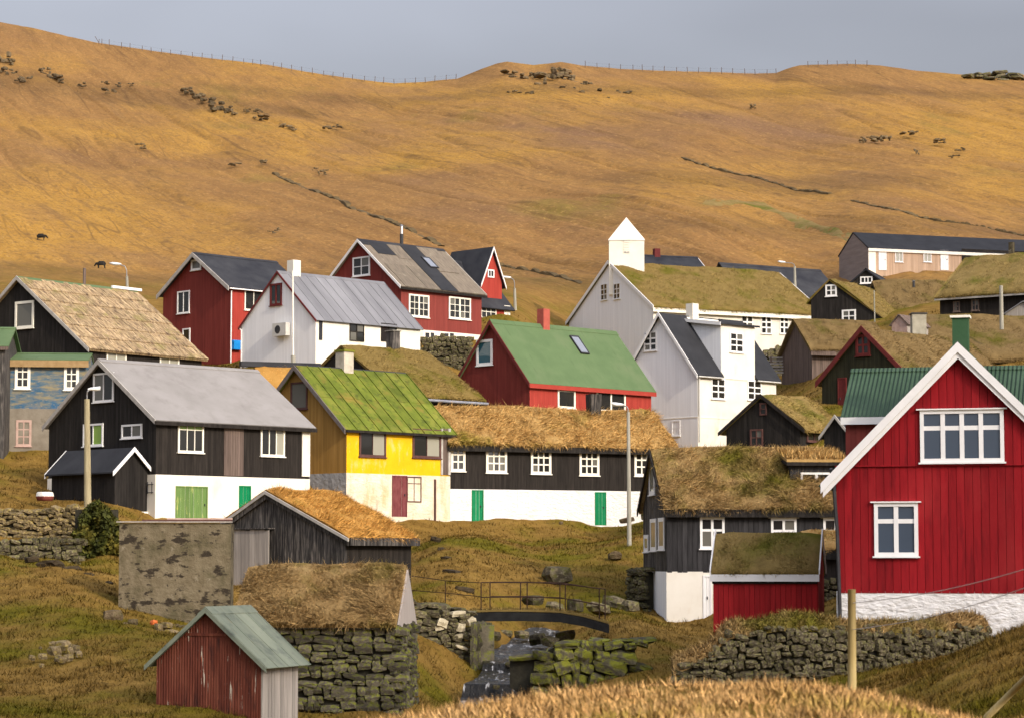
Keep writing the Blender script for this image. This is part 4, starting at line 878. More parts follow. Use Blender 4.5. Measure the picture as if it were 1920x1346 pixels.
# --- small turf house between yellow and white
H = House('small_turf_house', 'low dark house under an olive turf roof behind the mossy green roof', (742, 738), 141, 790, 45, gx=545, lx=902, apex=650)
H.walls(black_front, black_wood, below=1); H.turf(turf_olive, .12, .30, .26, 8000, (.10, .26), 7, sag=.15, wdt=.014); H.gutter(mat('zinc_gutter', [(.2, .21, .24), (.28, .29, .32)], 3, rough=.5), .1, .42, .08); H.fascia(black_front, .25, .05, .1, .3); H.chimney(737, 620, 26, black_worn, mat('lead_cap', [(.2, .19, .16), (.27, .25, .22)], 3), hcap=.06, sink=.5)
H = House('turf_hut', 'dark turf hut half hidden between light grey roof and yellow gable', (520, 745), 138, 800, 70, W=4.5, L=2.2, apex=690, cat='hut')
H.walls(black_front, black_wood, below=1); H.turf(turf_orange, .8, .3, .2, 1500, (.1, .25), 8)
q = MB(); q.box(-1.6, H.L + .9, H.ry - .2, H.ry + .3, H.hr + .05, H.hr + .34); q.build('ridge_board', roof_slate, H.e)

# --- red house with patched roof
H = House('patched_roof_house', 'brick red house with grey-brown patched roof and stove pipe, upper centre', (752, 535), 161, 648, 45, gx=601, lx=903, apex=453)
H.walls(red_brick, red_shaded, split=H.zat(830, 622), mf=white_lit, below=1.6); H.roof(slate_grey, .25, .22, .10, ridge=roof_slate); H.barge(trim_white, .2, .05, .25, .24, .11); H.barge(trim_grey, .14, .05, .25, .24, .11, ends=(1,)); H.fascia(black_front, .10)
x0, x1 = H.rx
for k, (a, b, t0, t1, mm) in enumerate(((.0, .09, .9, 1, roof_black), (.09, .30, .72, 1, roof_black), (.46, .66, 0, 1, roof_black), (.30, .46, .66, 1, slate_grey), (.05, .30, .0, .5, slate_grey), (.66, .9, .45, 1, slate_grey), (.30, .46, 0, .5, slate_grey), (.66, .98, 0, .42, slate_grey))):
    q = MB(); q.hexa([H.slope_pt(x0 + (x1 - x0) * u, t, 0, o, .22) for u in (a + .004, b - .004) for t in (t0, t1 - .005) for o in (.101, .125 + .008 * (k % 3))]); q.build('roof_patch', mm, H.roof_o)
H.skylight(791, 487, 817, 506, .13); H.pipe(753, 424, metal_dark, .12, 0, metal_pipe)
for a in ((766, 553, 804, 595), (841, 558, 882, 599)): H.win('F', *a, 4, 3, trim_cream, b=.11, mt=.035, mull=2)
H.win('G', 662, 482, 694, 518, 2, 2, trim_white, b=.1); 
for a in ((797, 624, 804, 633), (807, 624, 813, 633), (833, 625, 840, 634), (843, 625, 850, 634)): H.panel('F', *a, roof_slate, 'cellar_window', .06)
# --- red house behind it with dark roof and cross gable
H = House('red_cross_gable_house', 'red house with dark roof and white edged cross gable beside the street lamp', (830, 565), 172, 640, 45, W=6.5, lx=955, apex=484)
H.walls(red_front, red_shaded, below=1.5); H.roof(roof_slate, .3, .25, .1, ridge=roof_slate); H.win('F', 901, 572, 930, 598, 3, 2, trim_cream); H.panel('F', 945, 573, 956, 600, trim_cream, 'corner_board', .04)
def crossgable(H, px0, px1, apy, eave_py, mw, mr, mb_):
    a = H.hit('F', px0, eave_py, -.5).x; b = H.hit('F', px1, eave_py, -.5).x; ze = H.hit('F', (px0 + px1) / 2, eave_py, -.5).z; zr = H.hit('F', (px0 + px1) / 2, apy, -.5).z; y0 = .5; y1 = H.ry + 1.4; xm = (a + b) / 2; zl = H.he - .1
    V = [(a, y0, zl), (b, y0, zl), (b, y0, ze), (xm, y0, zr - .05), (a, y0, ze)]; V += [(x, y1, z) for x, _, z in V]
    o = mesh('cross_gable', V, [(0, 1, 2, 3, 4), (5, 9, 8, 7, 6), (0, 4, 9, 5), (1, 6, 7, 2), (4, 3, 8, 9), (3, 2, 7, 8)], mw, H.e); sl = (zr - ze) / (xm - a)
    q = MB()
    for sg in (-1, 1): xe = xm + sg * (xm - a + .2); q.hexa([(x, y, z + d) for y in (y0 - .25, y1) for x, z in ((xe, ze - sl * .2), (xm, zr)) for d in (.0, .1)])
    q.build('cross_gable_roof', mr, o)
    for sg in (-1, 1):
        xe = xm + sg * (xm - a + .2); q = MB(); q.hexa([(x, y, z + d) for y in (y0 - .30, y0 - .25) for x, z in ((xe, ze - sl * .2), (xm, zr)) for d in (-.1, .11)]); q.build('cross_gable_bargeboard', mb_, o)
    return o
crossgable(H, 901, 941, 466, 528, red_front, roof_slate, trim_white)
H.FB['D'] = (Vector((0, .5, 0)), Vector((1, 0, 0)), Vector((0, -1, 0)))
ua, ub = H.hit('F', 914, 512, -.5).x, H.hit('F', 926, 512, -.5).x; H.win('D', 0, 0, 0, 0, 2, 1, rect=(ua, ub, H.hit('F', 920, 521, -.5).z, H.hit('F', 920, 506, -.5).z), sill=False)

# --- red house with green roof
H = House('green_roof_house', 'red house with plain green roof, red chimney and skylight in the centre', (993, 713), 146, 800, 45, gx=855, lx=1221, apex=604)
H.walls(red_front, red_shaded, below=1.5); H.roof(roof_green, .22, .20, .08, ridge=roof_green); H.barge(trim_red, .26, .05, .22, .22, .07); H.fascia(mat('red_fascia', [(.30, .04, .028), (.36, .05, .035)], 2), .22, .05, .22, .2)
H.win('G', 894, 637, 924, 685, 1, 1, trim_white, gm=glass_teal, b=.16); H.win('F', 1045, 722, 1078, 765, 1, [.22, .78], trim_cream, b=.12, panemats=[glass_curtain, glass]); H.win('F', 1118, 727, 1172, 772, 2, 1, trim_cream, b=.12, mt=.12)
H.chimney(1019, 580, 24, mat('red_chimney', [(.33, .075, .055), (.40, .10, .07)], 3), None, sink=.4); H.skylight(1070, 637, 1099, 662, .1)

# --- white house with black roof and tall dormer
H = House('white_dormer_house', 'white house with black roof and tall white front dormer below the church', (1308, 698), 158, 828, 46, gx=1174, lx=1455, apex=589)
H.walls(white_lit, white_wood, split=H.zat(1380, 786), mf=white_lit, mfg=white_wood, below=1.5); a = H.hit('F', 1352, 695).x; b = H.hit('F', 1415, 695).x
H.roof(roof_black, .25, .2, .10, gap=(a + .02, b - .02)); H.barge(trim_white, .26, .06, .25, .22, .08); H.gutter(plastic_grey, .2, .2, .05, None, a - .02); H.gutter(plastic_grey, .2, .2, .05, b + .02, None)
zt = H.hit('F', 1383, 611).z; zl = H.he - .3; yb = H.ry + .1; yf = -.02
q = MB(); q.hexa([(x, y, z) for x in (a, b) for y, zz in ((yf, (zl, zt)), (yb, (zl, zt + .45))) for z in zz]); dm = q.build('dormer', white_lit, H.e)
q = MB(); q.hexa([(x, y, z) for x in (a - .012, a - .002) for y, zz in ((yf + .01, (H.he + .05, zt - .02)), (yb, (H.he + .3, zt + .42))) for z in zz]); q.build('dormer_side', white_wood, dm)
q = MB(); q.hexa([(x, y, z) for x in (a - .3, b + .3) for y, zz in ((yf - .22, (zt - .03, zt + .10)), (H.ry + .5, (zt + .52, zt + .64))) for z in zz]); q.build('dormer_roof', roof_slate, dm)
q = MB(); q.hexa([(x, y, z) for x in (a - .34, a - .302) for y, zz in ((yf - .24, (zt - .12, zt + .11)), (H.ry, (zt + .36, zt + .58))) for z in zz]); q.build('dormer_bargeboard', trim_white, dm)
q = MB(); q.box(a - .02, b + .02, yf - .03, yf - .002, H.he - .25, H.he - .19); q.build('dormer_drip_board', trim_white, dm)
H.FB['D'] = (Vector((0, -.02, 0)), Vector((1, 0, 0)), Vector((0, -1, 0)))
pr = lambda x0, y0, x1, y1, off=.02: (H.hit('F', x0, 650, off).x, H.hit('F', x1, 650, off).x, H.hit('F', (x0 + x1) / 2, y1, off).z, H.hit('F', (x0 + x1) / 2, y0, off).z)
H.win('D', 0, 0, 0, 0, 2, 3, rect=pr(1368, 624, 1393, 661), b=.09, mt=.09); H.win('F', 1333, 709, 1359, 748, 2, 3, b=.09, mt=.09); H.win('F', 1401, 713, 1427, 750, 2, 3, b=.09, mt=.09)
H.win('G', 1208, 622, 1232, 658, 2, 3, b=.09, mt=.1); H.win('G', 1260, 788, 1276, 817, 1, 2, b=.07); H.downpipe('F', 1311, 705, 828, plastic_grey, .05); H.chimney(1298, 570, 24, white_lit, None, sink=.6)
q = MB(); zz = H.zat(1380, 786); H.fbox(q, 'F', -.03, H.L, zz - .03, zz + .03, .0, .05); H.fbox(q, 'G', -.03, H.W, zz - .03, zz + .03, 0, .05); q.build('drip_board', white_lit, H.e)

# --- church
H = House('village_church', 'white church with olive turf roof and square white bell tower', (1225, 575), 190, 690, 64, gx=1067, lx=1549, apex=494, cat='church')
H.walls(white_lit, white_wood, below=1.5); H.turf(turf_olive, .10, .30, .26, 12000, (.10, .25), 9, sag=.12, wdt=.018); H.barge(trim_white, .28, .06, .14, .3, .2); H.fascia(trim_cream, .26, .05, .2, .3); H.barge(trim_white, .28, .06, .14, .3, .05, ends=(1,))
for a in ((1390, 1411), (1427, 1446), (1462, 1478), (1493, 1509)): H.win('F', a[0], 593, a[1], 626, 2, 3, trim_white, b=.06, mt=.12)
H.win('G', 1127, 533, 1139, 563, 2, 3, trim_white, b=.05, mt=.05); H.win('G', 1151, 532, 1163, 561, 2, 3, trim_white, b=.05, mt=.05); H.panel('F', 1471, 643, 1481, 654, roof_slate, 'vent_opening', .03)
# bell tower: square, turned to face the valley
xl, xr = 1143, 1209; P = H.M @ Vector((2.4, H.ry, H.hr)); Dt = P.y - 1.6
A = at(xl, 450, Dt); B = at(xr, 450, Dt); tw = (B - A).length; ctr = Vector(((A.x + B.x) / 2, Dt + tw / 2, 0)); zt = A.z; za = at((xl + xr) / 2, 408, Dt + tw / 2).z
rot = Matrix.Rotation(math.radians(-2), 4, 'Z'); q = MB(); hw = tw / 2
loc = lambda v: H.Mi @ (ctr + (rot @ Vector(v)))
q.hexa([loc((sx * hw, sy * hw, z)) for sx in (-1, 1) for sy in (-1, 1) for z in (P.z - 2.6, zt)]); to = q.build('bell_tower', white_lit, H.e)
e = hw + .05; V = [loc((sx * e, sy * e, zt + .01)) for sx, sy in ((-1, -1), (1, -1), (1, 1), (-1, 1))] + [loc((0, 0, za))] + [loc((sx * e, sy * e, zt - .06)) for sx, sy in ((-1, -1), (1, -1), (1, 1), (-1, 1))]
mesh('tower_roof', V, [(0, 1, 4), (1, 2, 4), (2, 3, 4), (3, 0, 4), (5, 6, 1, 0), (6, 7, 2, 1), (7, 8, 3, 2), (8, 5, 0, 3), (8, 7, 6, 5)], white_lit, to)
zc = at(1176, 465, Dt).z; q = MB(); sh = .02
for k in range(5):
    z0 = zc + .42 - k * .2; q.hexa([loc((x, -hw - d, z)) for x in (-.25, .25) for d in (0.005, .04) for z in (z0, z0 + .13)])
q.build('tower_louvre', white_lit, to); q = MB(); q.hexa([loc((x, -hw - d, z)) for x in (-.3, .3) for d in (.002, .06) for z in (zc + .56, zc + .62)]); q.hexa([loc((x, -hw - d, z)) for x in (-.2, -.02) for d in (.002, .05) for z in (zc - .42, zc - .3)]); q.hexa([loc((x, -hw - d, z)) for x in (.05, .22) for d in (.002, .05) for z in (zc - .42, zc - .3)]); q.build('louvre_trim', trim_grey, to)

# --- red verged turf house right of the church
H = House('red_verged_turf_house', 'dark green gabled turf house with dark red bargeboards and red window', (1702, 704), 138, 770, 46, gx=1541, lx=1890, apex=619)
H.walls(green_black, green_black, below=1.2); H.turf(turf_dull, .10, .3, .28, 8000, (.12, .3), 10, sag=.25, wdt=.015); H.barge(trim_red, .34, .06, .2, .3, .18)
H.win('G', 1605, 627, 1632, 667, 2, 2, trim_red, b=.16, mt=.12); H.door('G', 1572, 708, 1588, 790, trim_red, boards=3)
# low chimney box and pale little gable on the turf behind it
H = House('turf_workshop', 'grey plank workshop with turf roof beside the dark red verges', (1522, 652), 166, 735, 78, W=6.5, L=5.5, apex=602, cat='workshop')
H.walls(wood_brown, wood_brown, below=1); H.turf(turf_dull, .25, .45, .3, 5500, (.1, .25), 11, board=wood_brown, wdt=.015)

# --- black turf shed below it
H = House('black_turf_shed', 'small black shed with green turf roof in front of the white dormer house', (1500, 800), 121, 842, 36, gx=1362, lx=1585, apex=743, cat='shed')
H.walls(black_wood, black_wood, below=1.2); H.turf(turf_green, .12, .35, .25, 6000, (.08, .22), 12, sag=.12, wdt=.014); H.barge(black_front, .18, .05, .2, .36, .1)
H.win('G', 1425, 755, 1438, 778, 1, 2, trim_brown, b=.07, sill=False); H.win('G', 1407, 804, 1431, 836, 2, 2, trim_brown, b=.08); H.win('F', 1512, 806, 1540, 828, 2, 1, trim_brown, b=.08)
H = House('pitched_shed', 'tiny black shed with pale verge board beside the green corrugated wing', (1592, 812), 112, 850, 40, gx=1545, L=2, apex=782, cat='shed')
H.walls(black_wood, black_wood, below=1); H.roof(roof_black, .1, .2, .08); H.barge(trim_grey, .16, .05, .12, .2, .08)

# --- upper right group
H = House('black_turf_cottage', 'black plank turf cottage with two white windows right of the church roof', (1655, 596), 181, 640, 30, gx=1521, lx=1790, apex=526, rf=.73, eave2=1.65)
H.walls(black_wood, black_wood, below=1.2); H.turf(turf_olive, .12, .35, .26, 6000, (.10, .24), 13, sag=.2, wdt=.018)
H.win('G', 1548, 534, 1569, 556, 2, 2, trim_white, b=.12, mt=.08); H.win('G', 1579, 581, 1605, 605, 2, 2, trim_white, b=.12, mt=.08)
H = House('black_gable_house', 'black gable with one wide white window below the larch building', (1655, 530), 205, 575, 20, gx=1594, L=7, apex=507)
H.walls(black_wood, black_wood, below=1.2); H.roof(roof_black, .2, .2, .1, ridge=roof_black); H.win('G', 1613, 519, 1636, 532, 3, 1, trim_white, b=.1, mt=.08)
H = House('low_turf_house', 'low dark turf house with stove pipe between cottage and mossy roof', (1655, 580), 187, 625, 86, W=6.5, lx=1790, apex=530)
H.walls(black_front, black_wood, below=1.2); H.turf(turf_dull, .1, .35, .26, 5000, (.1, .24), 14, board=black_wood, sag=.2, wdt=.018); H.pipe(1713, 528, metal_dark, .10, -2.2, metal_pipe)
H = House('mossy_turf_house', 'dark wooden house under a broad moss green turf roof at right edge', (1762, 556), 168, 606, 125, W=9.4, L=9.5, apex=487)
H.walls(black_front, black_wood, below=1.2); H.turf(turf_green, .2, .4, .3, 9000, (.08, .22), 15, sag=.25, wdt=.016); H.fascia(trim_grey, .06, .05, .2, .42); H.chimney(1897, 455, 12, stone, None, sink=.6)
for a in ((1788, 565, 1800, 585), (1822, 562, 1836, 583)): H.win('F', *a, 2, 2, wood_brown, b=.08)
H = House('larch_building', 'long modern larch clad building with black roof below the hill, upper right', (1628, 466), 236, 524, 72, W=6.5, lx=2050, apex=438, cat='building')
H.walls(wood_larch, wood_larch_grey, below=1.5); H.roof(roof_black, .05, .12, .12); H.fascia(trim_cream, .22, .05, .05, .12)
H.door('F', 1647, 470, 1662, 507, trim_white, boards=3); H.win('F', 1678, 470, 1693, 492, 2, 1, trim_white, b=.08, gm=glass_curtain); H.win('F', 1731, 470, 1746, 492, 2, 1, trim_white, b=.08, gm=glass_curtain); H.door('F', 1763, 470, 1778, 507, trim_white, boards=3)
H.panel('F', 1803, 467, 1990, 526, black_front, 'black_cladding', .06); H.panel('F', 1628, 471, 1642, 520, trim_cream, 'corner_board', .05)
for a in ((1655, 518, 1672, 523), (1757, 517, 1775, 522)): H.panel('F', *a, roof_slate, 'cellar_vent', .05)
H = House('slate_roof_house', 'long dark slate roof seen behind the church nave', (1395, 548), 212, 590, 60, W=7, lx=1580, apex=496)
H.walls(black_front, black_wood, below=1.5); H.roof(roof_slate, .2, .2, .1, ridge=roof_slate)
H = House('black_ridge_house', 'black roofed house with brick red chimney just showing behind the bell tower', (1205, 510), 222, 560, 72, W=6, lx=1328, apex=480)
H.walls(white_lit, white_wood, below=1.5); H.roof(roof_slate, .15, .2, .1, ridge=roof_slate); H.barge(trim_white, .2, .05, .15, .2, .1, ends=(1,)); H.chimney(1231, 467, 14, trim_red, None, sink=.4)
H = House('mounded_turf_house', 'sunken house under a humped straw turf roof behind the green chimney', (1752, 672), 150, 720, 84, W=10, L=9, apex=596)
H.walls(black_wood, black_wood, below=1.2); H.turf(turf_dull, .3, .4, .35, 6000, (.1, .28), 16, sag=.5, wdt=.015)
H = House('grey_metal_shed', 'grey plank shed with pale metal roof on the right picture edge', (1955, 585), 158, 615, 30, gx=1885, L=4, apex=566, cat='shed')
H.walls(wood_grey, wood_grey, below=1); H.roof(roof_zinc, .15, .2, .05)
# louvred vent box and little pale gable standing in the turf
q = MB(); b0 = at(1722, 620, 147.0); hw = .42; zt = at(1722, 590, 147).z
q.box(b0.x - hw, b0.x + hw, b0.y - hw, b0.y + hw, b0.z - .8, zt); o = q.build('vent_box', mat('pale_vent_paint', [(.27, .25, .19), (.38, .35, .27)], 3, rough=.8), None); tag(o, 'pale boxed chimney standing in turf above the dark red verges', 'chimney')
q = MB(); q.box(b0.x - hw - .06, b0.x + hw + .06, b0.y - hw - .06, b0.y + hw + .06, zt, zt + .07); q.build('vent_cap', metal_dark, o)
H = House('turf_gable_hut', 'tiny pale gable peeking from the turf beside the boxed chimney', (1701, 607), 149, 640, 40, gx=1672, L=2.5, apex=591, cat='hut')
H.walls(wood_grey, trim_pink, below=.8); H.roof(wood_brown, .1, .1, .06)

# ================================================================== walls, bridge, stream
def ang(d): return math.atan2(d.y, d.x)
def drystone(name, label, pts, m, size=((.14, .26), (.22, .5)), seed=0, pale=0, group=None, cat='wall', th=.45, core=True, cap=True, dp=.17, turf=None):
    """pts: (px, top row, foot row, depth); every stone of the visible face and of the top course is a piece of its own"""
    rg = random.Random(seed); B = [at(p[0], p[2], p[3]) for p in pts]; T = [at(p[0], p[1], p[3]).z for p in pts]
    e = tag(empty(name, B[0]), label, cat, group); o = B[0]
    U = [0.0]
    for a, b in zip(B[:-1], B[1:]): U.append(U[-1] + (b.xy - a.xy).length)
    fi = lambda arr: (lambda u: float(np.interp(u, U, arr)))
    fx, fy, z0, z1 = fi([b.x for b in B]), fi([b.y for b in B]), fi([b.z - .25 for b in B]), fi(T)
    def fr(u):
        d = Vector((fx(min(u + .1, U[-1])) - fx(max(u - .1, 0)), fy(min(u + .1, U[-1])) - fy(max(u - .1, 0)), 0)).normalized()
        return Vector((fx(u), fy(u), 0)), d, Vector((d.y, -d.x, 0))
    V = []; Fq = []; n = max(4, int(U[-1] / .4))
    for i in range(n + 1):
        ins = min(.28, U[-1] * .1); u = ins + (U[-1] - 2 * ins) * i / n; p, d, nn = fr(u); dz = rg.uniform(-.06, .02)
        for q, z in ((p, z0(u) - .3), (p, z1(u) - .08 + dz), (p - nn * th, z1(u) - .08 + dz), (p - nn * th, z0(u) - .3)): V.append((q.x - o.x, q.y - o.y, z - o.z))
    for i in range(n):
        for k in range(3): a = 4 * i + k; Fq.append((a, a + 1, a + 5, a + 4))
    Fq += [(0, 1, 2, 3), tuple(4 * n + k for k in (3, 2, 1, 0))]
    mesh('core', V, Fq, stone_core, e)
    for uc, z, wd, hh in courses(0, U[-1], z0, z1, *size[0], *size[1], rg):
        p, d, nn = fr(uc); mm = stone_pale if rg.random() < pale else m
        put_stone((p.x + nn.x * .02 - o.x, p.y + nn.y * .02 - o.y, z - o.z), (wd * .52, dp * rg.uniform(.7, 1.35), hh * .53), mm, e, (rg.uniform(-.25, .25), rg.uniform(-.34, .34), ang(d) + rg.uniform(-.25, .25)))
    if cap:
        u = 0
        while u < U[-1]:
            wd = rg.uniform(*size[1]) * 1.1; p, d, nn = fr(min(u + wd / 2, U[-1])); p = p - nn * th * .5
            put_stone((p.x - o.x, p.y - o.y, z1(u) - o.z - .02), (wd * .52, th * .55, rg.uniform(.08, .15)), m, e, (rg.uniform(-.1, .1), rg.uniform(-.1, .1), ang(d) + rg.uniform(-.15, .15))); u += wd
    if turf is not None:
        n = max(8, int(U[-1] / .25)); V = []; Fq = []; K = 7
        for i in range(n + 1):
            u = U[-1] * i / n; p, d, nn = fr(u); hgt = .26 + .22 * float(fbm(np.array(u * .8), np.array(seed * 3.3), 3, 5))
            for k in range(K):
                t = math.pi * k / (K - 1); q = p - nn * th * .5 + nn * (math.cos(t) * (th * .5 + .12)); V.append((q.x - o.x, q.y - o.y, z1(u) - .12 + math.sin(t) ** .7 * (hgt + .14) - o.z + rg.uniform(-.02, .02)))
        for i in range(n):
            for k in range(K - 1): a = i * K + k; Fq.append((a, a + 1, a + K + 1, a + K))
        tm = mesh('turf_cap', V, Fq, turf, e, True); Va = np.array(V); cnt = int(U[-1] * 1100)
        ii = RNG.integers(0, n, cnt); kk = RNG.integers(0, K - 1, cnt); fu = RNG.random((cnt, 1)); fv = RNG.random((cnt, 1))
        Pt = (Va[ii * K + kk] * (1 - fu) + Va[(ii + 1) * K + kk] * fu) * (1 - fv) + (Va[ii * K + kk + 1] * (1 - fu) + Va[(ii + 1) * K + kk + 1] * fu) * fv
        tag(blades('grass', Pt, np.stack([RNG.normal(0, .4, cnt), -RNG.random(cnt) * .9, RNG.uniform(.0, .9, cnt)], -1), RNG.uniform(.08, .28, cnt), RNG.uniform(.006, .014, cnt), turf, tm), kind='stuff')
    return e
drystone('drystone_wall', 'mossy dry stone wall with grass on top in front of the crimson house', [(1262, 1258, 1296, 66), (1330, 1228, 1298, 66), (1362, 1190, 1298, 66), (1480, 1172, 1298, 66), (1600, 1178, 1290, 66.5), (1690, 1182, 1268, 67), (1742, 1188, 1252, 67.5), (1765, 1184, 1246, 68), (1800, 1172, 1232, 68.5), (1850, 1178, 1205, 69.5)], stone, ((.12, .22), (.15, .36)), 21, turf=turf_brown, th=.7)
drystone('drystone_wall', 'sunlit lichen covered garden wall at the left picture edge', [(-60, 956, 1014, 107), (60, 958, 1016, 106.5), (150, 954, 1018, 106)], stone_lit, ((.14, .26), (.2, .5)), 22, th=.5)
drystone('drystone_wall', 'low dark tumbled wall in the ditch below the garden wall', [(-20, 1022, 1060, 100.5), (60, 1010, 1056, 101), (152, 1016, 1060, 101)], stone, ((.14, .26), (.2, .5)), 23, th=.5)
drystone('bridge_abutment', 'tall rubble abutment with pale painted stones left of the footbridge', [(757, 1128, 1300, 87.5), (800, 1134, 1300, 88), (884, 1152, 1290, 88.5)], stone, ((.15, .25), (.22, .6)), 24, pale=.12, th=1.6, cat='abutment')
drystone('bridge_abutment', 'mossy boulder abutment right of the stream below the footbridge', [(1012, 1232, 1330, 81.5), (1024, 1222, 1330, 82), (1036, 1204, 1325, 82), (1200, 1200, 1325, 82), (1207, 1216, 1320, 82)], stone_bright_moss, ((.26, .44), (.40, .95)), 25, th=1.2, cat='abutment', dp=.3)
drystone('drystone_wall', 'dark retaining wall on the left side of the black turf house', [(1182, 1068, 1145, 104), (1212, 1066, 1148, 103)], stone, ((.14, .24), (.2, .45)), 26)
drystone('drystone_wall', 'dark churchyard wall between the church and the grey workshop', [(1432, 658, 706, 178), (1470, 652, 706, 178), (1522, 648, 708, 178)], stone, ((.25, .45), (.35, .8)), 27)
drystone('drystone_wall', 'rubble wall below the brick red house beside the white gable end', [(786, 634, 676, 157), (830, 632, 684, 157), (885, 634, 690, 157)], stone, ((.18, .32), (.25, .55)), 28)
drystone('drystone_wall', 'short rubble footing under the rendered ruin', [(228, 1168, 1196, 86.5), (300, 1174, 1204, 86), (360, 1182, 1214, 85)], stone_lit, ((.12, .2), (.18, .4)), 29, th=.4)
# rounded pier: long mossy stones standing upright
e = tag(empty('bridge_pier', at(900, 1265, 88)), 'rounded mossy pier under the left end of the footbridge', 'pier'); o = e.location
for k in range(4):
    for j in range(4):
        p = at(888 + 9 * k, 1180 + 26 * j, 88 + .25 * k); put_stone(p - o, (.13, .2, .30), stone_moss, e, (0, random.uniform(-.06, .06), .2 * k))
q = MB(); q.box(-.3, .5, .1, 1.4, -.6, 1.75); q.build('core', stone_moss, e)

# stream with two small falls
def stream():
    P = [(1030, 98.5, 1176, 60), (985, 94, 1206, 78), (960, 90, 1226, 84), (958, 87.2, 1244, 84), (958, 86.9, 1256, 86), (955, 84.5, 1270, 96), (945, 82.3, 1282, 120), (940, 82.0, 1306, 120), (935, 78, 1336, 130), (930, 72, 1392, 140)]
    V = []; Fq = []; K = 12; rows = []
    for (a, b) in zip(P[:-1], P[1:]):
        for i in range(8): t = i / 8; rows.append([x + (y - x) * t for x, y in zip(a, b)])
    for r in rows:
        for k in range(K + 1):
            px = r[0] + (k / K - .5) * r[3] * 1.25; p = at(px, r[2], r[1]); p.z += .06 * float(fbm(np.array(p.x * 2.5), np.array(p.y * 2.5), 3, 77)); V.append(p)
    for j in range(len(rows) - 1):
        for k in range(K): a = j * (K + 1) + k; Fq.append((a, a + 1, a + K + 2, a + K + 1))
    m = bpy.data.materials.new('stream_water'); m.use_nodes = True; nt = m.node_tree; N = nt.nodes; Lk = nt.links.new; P_ = N['Principled BSDF']
    g = N.new('ShaderNodeNewGeometry'); mp = N.new('ShaderNodeMapping'); mp.inputs['Scale'].default_value = (2.2, .7, .7); Lk(g.outputs['Position'], mp.inputs[0])
    nz = N.new('ShaderNodeTexNoise'); nz.inputs['Scale'].default_value = 2.4; nz.inputs['Detail'].default_value = 7; Lk(mp.outputs[0], nz.inputs['Vector'])
    r = _ramp(nt, [(.014, .013, .011), (.022, .02, .018), (.42, .42, .41)], .5, .66); Lk(nz.outputs['Fac'], r.inputs[0]); Lk(r.outputs[0], P_.inputs['Base Color'])
    P_.inputs['Specular IOR Level'].default_value = .2; P_.inputs['Roughness'].default_value = .28; b = N.new('ShaderNodeBump'); b.inputs['Distance'].default_value = .25; Lk(nz.outputs['Fac'], b.inputs['Height']); Lk(b.outputs[0], P_.inputs['Normal'])
    tag(mesh('stream', V, Fq, m, None, True), 'dark stream falling in small steps under the footbridge', kind='structure')
stream()

# footbridge
black_beam = mat('tarred_beam', [(.008, .008, .008), (.02, .02, .019)], 3, rough=.7, bump=.3)
BR = [(872, 1148), (930, 1146), (985, 1146), (1050, 1148), (1095, 1156), (1142, 1169)]
e = tag(empty('footbridge', at(960, 1160, 90)), 'narrow concrete footbridge with rusty iron railing over the stream', 'bridge'); o = e.location.copy()
fz = lambda px: float(np.interp(px, [b[0] for b in BR], [b[1] for b in BR]))
def strip(name, m, d0, d1, dz0, dz1):
    q = MB()
    for (a, b) in zip(BR[:-1], BR[1:]):
        pts = []
        for bx in (a, b):
            for D in (d0, d1):
                p = at(bx[0], bx[1], 89.5) - o; p.y += D - 89.5
                for dz in (dz0, dz1): pts.append((p.x, p.y, p.z + dz))
        q.hexa(pts)
    return q.build(name, m, e)
strip('beam', black_beam, 89.4, 89.75, -.34, -.02); strip('deck', concrete, 89.76, 91.3, -.2, .0); dk = strip('deck_turf', turf_olive, 89.5, 91.2, .002, .07)
n = 2500; X = RNG.uniform(880, 1140, n); Y = RNG.uniform(89.5, 91.2, n); Zt = np.array([(at(a, fz(a), 89.5) - o).z for a in X]); XX = np.array([(at(a, 1150, 89.5) - o).x for a in X])
tag(blades('grass', np.stack([XX, Y - o.y, Zt + .05], -1), np.stack([RNG.normal(0, .5, n), RNG.normal(0, .5, n), np.full(n, .9)], -1), RNG.uniform(.05, .16, n), RNG.uniform(.006, .012, n), turf_olive, dk), kind='stuff')
for D, xs in ((89.6, (902, 976, 1050, 1124)), (91.2, (918, 989, 1062, 1138))):
    tops = []
    for px in xs:
        b = at(px, fz(px), 89.5) - o; b.y += D - 89.5; t = b + Vector((0, 0, (fz(px) - (1092 if px < 1060 else 1096 + (px - 1060) * .12)) / (F / 89.5))); q = MB(); q.tube(b - Vector((0, 0, .1)), t, .022, .022, 6); q.build('railing_post', iron, e); tops.append((b, t))
    for f in (1.0, .5):
        q = MB(); q.path([b.lerp(t, f) for b, t in tops], .02); q.build('railing_rail', iron, e)
p0 = at(835, 1134, 91) - o; p1 = at(835, 1088, 91) - o; q = MB(); q.tube(p0, p1, .018, .018, 6); q.build('railing_post', iron, e)
q = MB(); q.path([at(772, 1079, 92) - o, p1, at(902, 1092, 89.6) - o], .014); q.path([at(772, 1106, 92) - o, p0.lerp(p1, .5), at(902, 1118, 89.6) - o], .014); q.build('railing_rail', iron, e)

